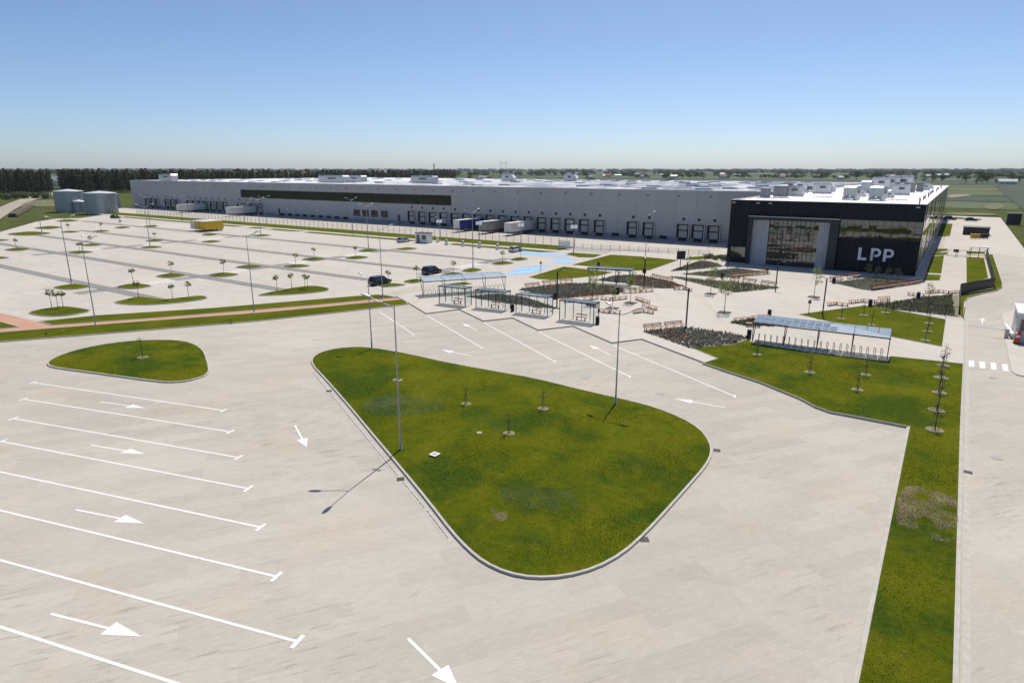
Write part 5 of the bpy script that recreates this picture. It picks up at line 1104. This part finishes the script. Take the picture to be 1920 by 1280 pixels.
def tree(px, kind, label, z=.13, group=None, sc=1., ring_=None, stake=False, name='young_tree'):
    x, y = g(px[0], px[1], z); i = random.randrange(4)
    H, cr, mat, n, leaf, airy = {'ball': (2.7, .52, 'leaf_olive', 260, .085, False), 'bare': (2.0, .42, 'leaf_olive', 46, .06, True), 'thin': (4.2, .7, 'leaf_young', 260, .09, True), 'grey': (3.0, .6, 'leaf_grey', 240, .09, True), 'light': (2.6, .5, 'leaf_young', 230, .085, False)}[kind]
    tm, cm = cached(('sap', kind, i), lambda: sapling_meshes(i * 7 + len(kind), H, cr, mat, n, leaf, airy))
    t = thing(name, label, 'tree', (x, y, z), random.random() * 6.28, group); t.scale = (sc * random.uniform(.92, 1.08),) * 3
    put('trunk', tm, t); put('crown', cm, t)
    if ring_: put('mulch_ring', cached(('ring', ring_), lambda: MB().lathe([(0, .03), (.38, .035), (.46, .05), (.52, .02), (.52, -.05)], 20).mesh('mulch_ring', ring_, True)), t)
    if stake: put('stakes', cached('stakes', lambda: stakes(1.1)), t)
    return t
def grate_ring(px, label):
    x, y = g(px[0], px[1], ZP); t = thing('tree_grate', label, 'tree grate', (x, y, ZP), 0, 'tree grates'); me = MB()
    for k in range(8): me.box(-.75, .75, -.72 + k * .19, -.6 + k * .19, .0, .03)
    me.build('grate_bar', 'concrete_grate', t)['kind'] = 'stuff'; MB().box(-.85, .85, -.85, -.78, 0, .035).box(-.85, .85, .82, .89, 0, .035).box(-.85, -.78, -.778, .818, 0, .035).box(.78, .85, -.778, .818, 0, .035).build('rim', 'black_steel', t)
ROWS = {'nearest parking row': [(250, 531), (260, 558.5), (322, 514.5)], 'island before the red path': [(324, 561), (354, 556.5)], 'diamond island by the red junction': [(97, 576), (109, 577), (119, 577)], 'left back rows of the parking': [(30.5, 466), (129, 434.5), (190, 433), (226, 426), (171, 459), (150, 473), (154, 474), (291, 451)],
        'long island left of the black cars': [(520, 545.5), (547.5, 542), (572, 540), (577, 541)], 'middle parking rows': [(420, 513), (555, 498), (589, 485), (667.5, 482.5)], 'rows beside the black cars': [(729, 534), (782, 525), (850, 513.5)], 'right ends of the parking rows': [(942.5, 492), (976, 484.5)]}
for nm, pts in ROWS.items():
    for i, px in enumerate(sorted(pts)):
        lab = ('ball crowned sapling on the %s, %s from the left' % (nm, ORD[i]))
        tree(px, 'light' if px[0] > 500 and px[0] < 800 else 'ball', lab, .15, 'saplings on the parking islands')
for px, lab in [((874, 757), 'bare sapling in a mulch ring, left of three on the big island'), ((1018, 766), 'bare sapling in a mulch ring, right of three on the big island'), ((954, 812), 'bare sapling in a mulch ring, nearest of three on the big island')]:
    tree(px, 'bare', lab, .34, 'saplings on the big island', .95, 'gravel_pale', True)
tree((268, 670), 'bare', 'lone sapling on the small grass island at left', .28, None, 1.2, 'gravel_pale')
for i, (px, w) in enumerate([((1419, 664.6), 'nearest the left end of the solar canopy'), ((1518, 698), 'in the middle of the lawn below the solar canopy'), ((1623, 702.5), 'below the right end of the solar canopy'), ((1607.5, 730.5), 'lowest in the lawn below the canopy')]):
    tree(px, 'bare', 'bare sapling with pale ring ' + w, .18, 'saplings on the lower lawn', 1.05, 'gravel_pale', True)
for i, px in enumerate([(1752.5, 806), (1756, 769), (1761, 736), (1764.5, 708), (1768.5, 685)]):
    tree(px, 'bare', '%s bare sapling counted from the front in the roadside row' % ORD[i], .18, 'saplings beside the exit road', 1.25, 'gravel_pale', True)
for i, px in enumerate([(1577, 597.5), (1619.6, 591), (1634, 609), (1660, 586), (1742, 606), (1739, 621), (1735, 638)]):
    tree(px, 'bare', '%s bare sapling from the left on the lawn triangle' % ORD[i] if i < 4 else 'bare sapling at the right of the lawn triangle, %s from the back' % ORD[i - 4], .18, 'saplings on the lawn triangle', 1.1, 'gravel_pale', False)
for px, sc, lab in [((1332.5, 551), 1.1, 'leafy young tree in a grate left of the long planted wedge'), ((1358, 586), 1.35, 'taller leafy young tree in a grate in the open plaza'), ((1110, 570), 1.2, 'thin young tree in a grate left in the bench ring'), ((1182, 568), 1.1, 'thin young tree in a grate right in the bench ring'), ((1148, 578), .9, 'slender young tree in a grate in the middle of the bench ring'), ((1526, 557), 1.25, 'leafy young tree in a grate before the entrance portal')]:
    tree(px, 'thin', lab, ZP, 'young plaza trees', sc); grate_ring(px, 'square dark tree grate' + lab.split('in a grate', 1)[1])
for i, px in enumerate([(1625, 523), (1643, 526), (1663, 529), (1681, 530)]):
    tree(px, 'grey', '%s greyish young tree from the left before the white letters' % ORD[i], .2, 'young trees before the letters', .95)
for px, lab in [((1118, 530), 'bushy yellow green sapling at the left end of the pergola'), ((1185, 531), 'bushy yellow green sapling at the right end of the pergola'), ((1340, 519), 'yellow green sapling in the middle wedge bed'), ((1160, 527), 'thin sapling under the pergola'), ((1290, 505), 'slim sapling in the upper wedge bed left'), ((1320, 500), 'slim sapling in the upper wedge bed right'), ((1740, 568), 'slim sapling standing in the slate bed')]:
    tree(px, 'thin', lab, .18, 'saplings in the planted beds', .75)

# planted beds
BEDS = [('russet', [(972, 543), (1000, 539), (1074, 532), (1095, 532), (1167, 540), (1169, 548), (1146, 552), (1045, 560.5), (1031, 558), (1000, 550)], ('tuft_brown', 'tuft_grey'), .62), ('sage', [(872, 556), (935, 551), (985, 558), (1050, 579.5), (1000, 575), (940, 567)], ('tuft_green', 'tuft_grey'), .5),
        ('mixed', [(1117, 525.5), (1156, 516.5), (1200, 516), (1262, 529.5), (1283, 537.5), (1262, 541), (1240, 541), (1205, 538), (1170, 531)], ('tuft_grey', 'tuft_brown'), .55), ('green', [(1256, 509), (1284, 498), (1313, 489), (1332, 490.5), (1357, 499), (1321, 504)], ('tuft_green', 'shrub'), .6),
        ('green', [(1278, 514), (1381, 503.3), (1441, 511), (1370, 520.5), (1345.6, 520)], ('tuft_green', 'tuft_grey'), .55), ('dark', [(1252, 518), (1321, 525), (1390, 531), (1464, 540), (1378, 548.5), (1335, 538.5)], ('shrub', 'tuft_green'), .7), ('sage', [(1562, 530.5), (1640, 519.5), (1727, 529), (1634, 545), (1617, 543)], ('tuft_green', 'tuft_grey'), .55),
        ('slate', [(1632, 574), (1673, 567), (1728, 558), (1785, 553), (1790, 592), (1674, 580)], ('shrub', 'shrub'), .4), ('russet', [(1207, 622), (1288, 614.5), (1376, 627.4), (1402, 634), (1376, 645), (1297, 653.5)], ('tuft_brown', 'tuft_grey'), .62), ('dark', [(1368, 605), (1410, 598.5), (1475, 608), (1480, 611.5), (1400, 611)], ('shrub', 'tuft_green'), .5)]
def tufts(poly, mat, step, h, seed, dens=1., zz=.16, lo=0., hi=1., side=None):
    rng = random.Random(seed); mb = MB(); xs = [p[0] for p in poly]; ys = [p[1] for p in poly]; x = min(xs)
    while x < max(xs):
        y = min(ys)
        while y < max(ys):
            p = (x + rng.uniform(-.2, .2) * step, y + rng.uniform(-.2, .2) * step)
            s = noise.noise(Vector((p[0] * .16, p[1] * .16, seed)))
            if inside(p, poly) and rng.random() < dens and (side is None or (s > 0) == side):
                k = h * rng.uniform(.7, 1.25)
                for _ in range(7):
                    a = rng.random() * 6.28; r = k * rng.uniform(.3, .9); w = .09 * rng.uniform(.7, 1.5)
                    d = Vector((math.cos(a), math.sin(a), 0)); n_ = Vector((-d.y, d.x, 0)); b = Vector((p[0], p[1], zz))
                    mb.add([b - n_ * w, b + n_ * w, b + d * r + Vector((0, 0, k * rng.uniform(.35, .9)))], [(0, 1, 2)])
            y += step
        x += step
    return mb
for i, (nm, px, mats, st) in enumerate(BEDS):
    poly = gp(px, ZP); 
    if area(poly) < 0: poly = poly[::-1]
    o = struct('planting_bed', MB().prism(poly, ZP - .05, ZP + .03), 'gravel')
    for sd_, m in ((True, mats[0]), (False, mats[1])):
        mb = tufts(poly, m, st * .62, .42 if nm in ('russet', 'dark') else .3, i, .93 if nm != 'slate' else .75, ZP + .02, side=sd_)
        if mb.v: tag(mb.build('bed_plants', m, o, False, False), kind='stuff')
struct('chipping_strip', MB().sheet(gp([(1780, 556), (1797, 552), (1797, 593), (1785, 592)], ZP), ZP + .045), 'gravel_pale')
def shrub_mesh(seed, r, mat, n=260):
    rng = random.Random(seed); mb = MB()
    for k in range(6): leafcloud(mb, (rng.uniform(-r, r) * .55, rng.uniform(-r, r) * .55, r * rng.uniform(.35, .8)), (r * .5, r * .5, r * .45), n // 6, r * .13, rng, shell=.3)
    st = MB()
    for k in range(5):
        a = rng.random() * 6.28; st.tube((0, 0, 0), (math.cos(a) * r * .5, math.sin(a) * r * .5, r * .8), .03, .012, 5)
    return mb.mesh('foliage', mat, False, False), st.mesh('stems', 'bark')
for i, px in enumerate([(1326, 485.5), (1335, 484), (1343, 487), (1351, 485.5), (1354, 489.5), (1361, 487.5)]):
    x, y = g(*px, ZP); t = thing('shrub', '%s dark round shrub from the left at the office corner' % ORD[i], 'shrub', (x, y, ZP), i * 1.1, 'shrubs at the office corner'); f, s = cached(('shr', i % 3), lambda: shrub_mesh(i, 1.05, 'shrub')); put('foliage', f, t); put('stems', s, t)

# grass blades standing on the nearer lawns
def blades(poly, step, h, seed, zf, mat='blade', yc=130., nsc=.25, thr=-.2, name='grass_blades'):
    rng = random.Random(seed); mb = MB(); xs = [p[0] for p in poly]; ys = [p[1] for p in poly]; x = min(xs)
    while x < max(xs):
        y = min(ys)
        while y < min(yc, max(ys)):
            p = (x + rng.uniform(-.5, .5) * step, y + rng.uniform(-.5, .5) * step)
            s = noise.noise(Vector((p[0] * nsc, p[1] * nsc, seed * 3.3))) + .4 * noise.noise(Vector((p[0] * 1.3, p[1] * 1.3, 1)))
            if s > thr and inside(p, poly):
                k = h * (.7 + 1.1 * max(0, s - thr)) * rng.uniform(.6, 1.3); z = zf(p)
                for _ in range(2):
                    a = rng.random() * 6.28; d = Vector((math.cos(a), math.sin(a), 0)); n_ = Vector((-d.y, d.x, 0)) * .035 * rng.uniform(.6, 1.4); b = Vector((p[0], p[1], z - .01))
                    mb.add([b - n_, b + n_, b + d * k * .7 + Vector((0, 0, k))], [(0, 1, 2)])
            y += step
        x += step
    o = mb.build(name, mat, None, False, False); tag(o, 'short grass blades growing on a lawn', 'grass', None, 'stuff'); return o
bigc = (sum(p[0] for p in BIG) / len(BIG), sum(p[1] for p in BIG) / len(BIG))
def domez(poly, h, dome):
    c = (sum(p[0] for p in poly) / len(poly), sum(p[1] for p in poly) / len(poly)); R_ = [(math.atan2(p[1] - c[1], p[0] - c[0]), math.hypot(p[0] - c[0], p[1] - c[1])) for p in poly]; R_.sort()
    A = [a for a, _ in R_]; D = [d for _, d in R_]
    def f(p):
        a = math.atan2(p[1] - c[1], p[0] - c[0]); d = np.interp(a, A, D, period=2 * math.pi); r = min(1, math.hypot(p[0] - c[0], p[1] - c[1]) / d); return h - .02 + dome * (1 - r * r) - .02
    return f
BI, SI = offset(BIG, -.13), offset(SMALL, -.13)
blades(BI, .15, .055, 3, domez(BIG, .14, .25), thr=-.45); blades(SI, .2, .06, 5, domez(SMALL, .14, .2), thr=-.45)
blue = smoothpoly(gp([(930, 925), (980, 915), (1060, 925), (1100, 950), (1120, 985), (1050, 965), (980, 960), (940, 940)]))
blades(blue, .10, .09, 9, domez(BIG, .14, .25), 'blade_blue', thr=-.4)
blue2 = smoothpoly(gp([(665, 760), (730, 745), (820, 755), (850, 775), (760, 785), (690, 780)]))
blades(blue2, .12, .085, 10, domez(BIG, .14, .25), 'blade_blue', thr=-.25)
blades([p for p in offset(LAWN_F, -.2)], .17, .055, 6, lambda p: .175, thr=-.4, yc=76)
dry = smoothpoly(gp([(1683, 930), (1702, 912), (1760, 927), (1796, 940), (1796, 1010), (1770, 1026), (1725, 1003), (1676, 992)]))
blades(dry, .075, .075, 12, lambda p: .178, 'dryblade', thr=-.25, nsc=.9)
bare = smoothpoly(gp([(918, 952), (935, 946), (952, 960), (950, 976), (930, 975)], .3))
blades(bare, .07, .07, 14, domez(BIG, .14, .25), 'dryblade', thr=-.1, nsc=1.)

# ------------------------------------------------------------------ forest and far trees
def pine_meshes(seed, H, tiers=9, per=34):
    rng = random.Random(seed); tr = MB().tube((0, 0, 0), (rng.uniform(-.3, .3), 0, H * .95), .28, .05, 6); cr = MB()
    for k in range(tiers):
        s = k / (tiers - 1); z = H * (.14 + .82 * s); r = H * .17 * (1.05 - s * .85) * rng.uniform(.75, 1.2)
        for j in range(4):
            a = rng.random() * 6.28; leafcloud(cr, (math.cos(a) * r * .6, math.sin(a) * r * .6, z), (r * .55, r * .55, H * .05), per // 4, H * .035, rng, shell=.2)
    return tr.mesh('trunk', 'bark'), cr.mesh('crown', 'pine', False, False), cr
PM = [pine_meshes(20 + i, 17.5) for i in range(5)]
def P2(px, d): return Vector(atd(px, d))
edge1 = [(-60, 640), (0, 700), (40, 690), (88, 690)]
edge2 = [(112, 790), (150, 720), (240, 690), (330, 700), (450, 760), (600, 820), (720, 900), (850, 1040)]
def along(edge, n):
    out = []
    for k in range(n):
        s = k / (n - 1) * (len(edge) - 1); i = min(int(s), len(edge) - 2); f = s - i
        out.append((edge[i][0] + (edge[i + 1][0] - edge[i][0]) * f, edge[i][1] + (edge[i + 1][1] - edge[i][1]) * f))
    return out
k = 0
for edge, n, lab in ((edge1, 26, 'dark pine at the forest edge left of the country road'), (edge2, 84, 'dark pine at the forest edge between the road and the far fields')):
    for px, d in along(edge, n):
        p = P2(px + random.uniform(-3, 3), d + random.uniform(-12, 12)); i = k % 5; k += 1
        t = thing('pine_tree', lab, 'tree', (p.x, p.y, -.4), random.random() * 6.28, 'forest edge pines'); s = random.uniform(.8, 1.2); t.scale = (s * 1.15, s * 1.15, s)
        put('trunk', PM[i][0], t); put('crown', PM[i][1], t)
fm = MB()
lite = []
for i in range(4):
    rng = random.Random(90 + i); m = MB()
    for q in range(5): leafcloud(m, (rng.uniform(-1, 1), rng.uniform(-1, 1), 4.5 + q * 3.2), (2.6 - q * .38, 2.6 - q * .38, 1.6), 12, 1.15, rng, shell=.3)
    lite.append(np.array(m.v))
V_, nq = [], 0
rng = random.Random(5)
for edge, n in ((edge1, 30), (edge2, 150)):
    for px, d in along(edge, n):
        for j in range(9):
            p = P2(px + rng.uniform(-4, 4), d + 10 + j * 16 + rng.uniform(-7, 7)); m = lite[rng.randrange(4)]; s = rng.uniform(.7, 1.12); a = rng.random() * 6.28
            ca, sa = math.cos(a) * s, math.sin(a) * s
            V_.append(np.stack([m[:, 0] * ca - m[:, 1] * sa + p.x, m[:, 0] * sa + m[:, 1] * ca + p.y, m[:, 2] * s * rng.uniform(.9, 1.05) - .4], 1))
V_ = np.concatenate(V_); nq = len(V_) // 4
me = bpy.data.meshes.new('pine_forest'); me.from_pydata(V_.tolist(), [], [tuple(range(4 * i, 4 * i + 4)) for i in range(nq)]); me.materials.append(M['pine']); tag(put('pine_forest', me), 'deep mass of dark pines behind the forest edge', 'forest', None, 'stuff')
# bushes at the foot of the left wood
for i in range(12):
    p = P2(-20 + i * 9, 590 + random.uniform(-15, 15)); t = thing('bush', 'low green bush in the hedge before the left pine wood', 'bush', (p.x, p.y, -.4), i, 'hedge before the left wood'); f, s = cached(('bush', i % 3), lambda: shrub_mesh(40 + i, 4.2, 'shrub', 300)); put('foliage', f, t); put('stems', s, t)
def broad_meshes(seed, H, mat='broad'):
    rng = random.Random(seed); tr = MB().tube((0, 0, 0), (0, 0, H * .5), .35, .2, 7); cr = MB()
    for k in range(9):
        a = rng.random() * 6.28; r = H * .2 * rng.random() ** .5; z = H * rng.uniform(.22, .85); e = (math.cos(a) * r, math.sin(a) * r, z); tr.tube((0, 0, H * .35), e, .12, .04, 5)
        leafcloud(cr, e, (H * .19, H * .19, H * .16), 42, H * .038, rng, shell=.3)
    return tr.mesh('trunk', 'bark'), cr.mesh('crown', mat, False, False)
BM = [broad_meshes(60 + i, 12., 'broad') for i in range(4)]
far = [(1010, 640, 1.0), (1045, 620, 1.15), (880, 900, 1.2), (895, 900, 1.0), (918, 850, 1.1), (978, 700, .95), (1008, 760, 1.), (1058, 760, 1.15), (1110, 720, 1.1), (1130, 740, .85), (1060, 690, .8), (1565, 640, .5), (1586, 500, .55), (1594, 490, .62), (1602, 500, .6), (1580, 520, .45), (1608, 1500, 1.7), (1640, 1400, 1.4), (1648, 1400, 1.5), (1656, 1420, 1.4), (1716, 1300, 1.5), (1735, 1320, 1.6), (1752, 1300, 1.5), (1770, 1350, 1.4),
       (1815, 1250, 1.6), (1836, 1200, 1.7), (1846, 1250, 1.4), (1855, 1250, 1.5), (1872, 1200, .7), (1900, 1300, 1.2), (1916, 1300, 1.2), (1200, 640, .75), (1212, 650, .8), (1224, 640, .7), (1236, 650, .85), (1246, 640, .95), (1255, 630, 1.2), (1264, 640, .9), (1274, 650, .7), (1283, 640, .75), (1190, 660, .6), (1182, 660, .5), (1240, 560, .45), (1252, 555, .4), (1262, 560, .4), (375, 690, 1.55), (383, 700, 1.5), (558, 760, 1.5), (1170, 700, .5), (1100, 1200, 1.2)]
for i, (px, d, s) in enumerate(far):
    p = P2(px, d); t = thing('broadleaf_tree', 'far broadleaf tree standing in the fields beyond the roofs', 'tree', (p.x, p.y, -.4), random.random() * 6.28, 'far trees in the fields'); t.scale = (s * 1.1, s * 1.1, s); put('trunk', BM[i % 4][0], t); put('crown', BM[i % 4][1], t)
pop = thing('poplar', 'single tall slim poplar rising over the far forest right of centre', 'tree', (*atd(814, 980), -.4)); rng = random.Random(3); m = MB(); [leafcloud(m, (0, 0, 6 + k * 2.2), (1.7 - k * .08, 1.7 - k * .08, 1.6), 30, .6, rng) for k in range(11)]; m.build('crown', 'pine', pop, False, False); MB().tube((0, 0, 0), (0, 0, 28), .3, .05, 6).build('trunk', 'bark', pop)
# woodland belts on the horizon
V_ = []; rng = random.Random(8)
bl = []
for i in range(3):
    m = MB(); r2 = random.Random(i)
    for q in range(3): leafcloud(m, (r2.uniform(-4, 4), r2.uniform(-4, 4), 5 + q * 2.5), (5, 5, 4), 12, 2.6, r2, shell=.4)
    bl.append(np.array(m.v))
for d0, n, lo, hi, sc0 in ((1750, 130, 1180, 1990, .62), (2300, 240, 820, 1990, .85), (3200, 330, 500, 2000, 1.0), (4300, 420, -80, 2000, 1.15), (6500, 520, -80, 2000, 1.5), (10500, 620, -80, 2000, 2.2)):
    for k in range(n):
        px = rng.uniform(lo, hi); gate = noise.noise(Vector((px * .02, d0 * .01, 0)))
        if d0 < 5000 and gate < -.12: continue
        p = P2(px, d0 * rng.uniform(.93, 1.08)); m = bl[rng.randrange(3)]; s = sc0 * rng.uniform(.7, 1.3); w = s * (1.5 if d0 < 4000 else 3.2)
        V_.append(np.stack([m[:, 0] * w + p.x, m[:, 1] * w + p.y, m[:, 2] * s - .4], 1))
V_ = np.concatenate(V_); nq = len(V_) // 4
me = bpy.data.meshes.new('horizon_woodland'); me.from_pydata(V_.tolist(), [], [tuple(range(4 * i, 4 * i + 4)) for i in range(nq)]); me.materials.append(M['broad']); tag(put('horizon_woodland', me), 'far woodland belts along the whole horizon', 'woodland', None, 'stuff')
# farmhouses of the village on the horizon
def house(px, d, L, label='distant pale farmhouse among the trees on the horizon', roof='house_roof', big=1.):
    p = P2(px, d); t = thing('farmhouse', label, 'house', (p.x, p.y, -.4), YAW + random.uniform(-.4, .4), 'village houses on the horizon'); W2 = 8. * big; h = 4.5 * big
    MB().box(-L / 2, L / 2, -W2 / 2, W2 / 2, 0, h).build('wall', 'house_wall', t)
    MB().add([(-L / 2 - .4, -W2 / 2 - .5, h), (L / 2 + .4, -W2 / 2 - .5, h), (L / 2 + .4, 0, h + 3.2 * big), (-L / 2 - .4, 0, h + 3.2 * big), (-L / 2 - .4, W2 / 2 + .5, h), (L / 2 + .4, W2 / 2 + .5, h)], [(0, 1, 2, 3), (3, 2, 5, 4), (0, 3, 4), (1, 5, 2)]).build('roof', roof, t)
    for k in range(3): MB().box(-L * .35 + k * L * .3, -L * .35 + k * L * .3 + 1.2, -W2 / 2 - .06, -W2 / 2 - .002, 1.2, 2.8).build('window', 'glass_dark', t)
house(1098, 900, 13, 'red roofed house standing alone beyond the warehouse roof')
house(1893, 1150, 22, 'long white farm building with pale roof near the right edge', 'trailer_white'); house(934, 760, 16, 'grey roofed barn beyond the middle of the warehouse', 'house_roof_grey'); house(102, 1000, 26, 'white building in the gap where the country road enters the wood', 'house_roof_grey', 1.6); house(905, 1400, 22, 'pale long roof far beyond the forest end', 'house_roof_grey'); house(715, 1500, 26, 'pale roof showing over the forest left of the poplar', 'house_roof_grey', 2.6)
for k in range(42):
    r2 = random.Random(k + 300); house(r2.uniform(1060, 1800), r2.uniform(1500, 2600), r2.uniform(9, 22), roof=r2.choice(['house_roof', 'house_roof_grey', 'house_roof_grey', 'trailer_white']), big=r2.uniform(.9, 1.5))
py = thing('lattice_mast', 'thin twin lattice masts on the horizon above the warehouse', 'mast', (*atd(944, 1500), -.4), YAW)
for x in (-6, 6):
    MB().tube((x, 0, 0), (x * .9, 0, 42), .5, .2, 5).build('mast_leg', 'louvre', py)
MB().box(-12, 12, -.3, .3, 34, 34.6).build('cross_arm', 'louvre', py)

# ------------------------------------------------------------------ air: thin even haze over the whole plain
hz = MB().box(-12900, 12900, -12900, 12900, -1.6, 62)
hm = bpy.data.materials.new('haze_air'); hm.use_nodes = True; nt = hm.node_tree
for n in list(nt.nodes):
    if n.type == 'BSDF_PRINCIPLED': nt.nodes.remove(n)
pv = nt.nodes.new('ShaderNodeVolumePrincipled'); pv.inputs['Color'].default_value = (.80, .88, 1., 1); pv.inputs['Density'].default_value = .000035; pv.inputs['Anisotropy'].default_value = .2
nt.links.new(pv.outputs[0], [n for n in nt.nodes if n.type == 'OUTPUT_MATERIAL'][0].inputs['Volume'])
M['haze_air'] = hm
if USE_HAZE: tag(hz.build('haze', 'haze_air'), 'thin pale blue air over the plain', 'haze', None, 'stuff')
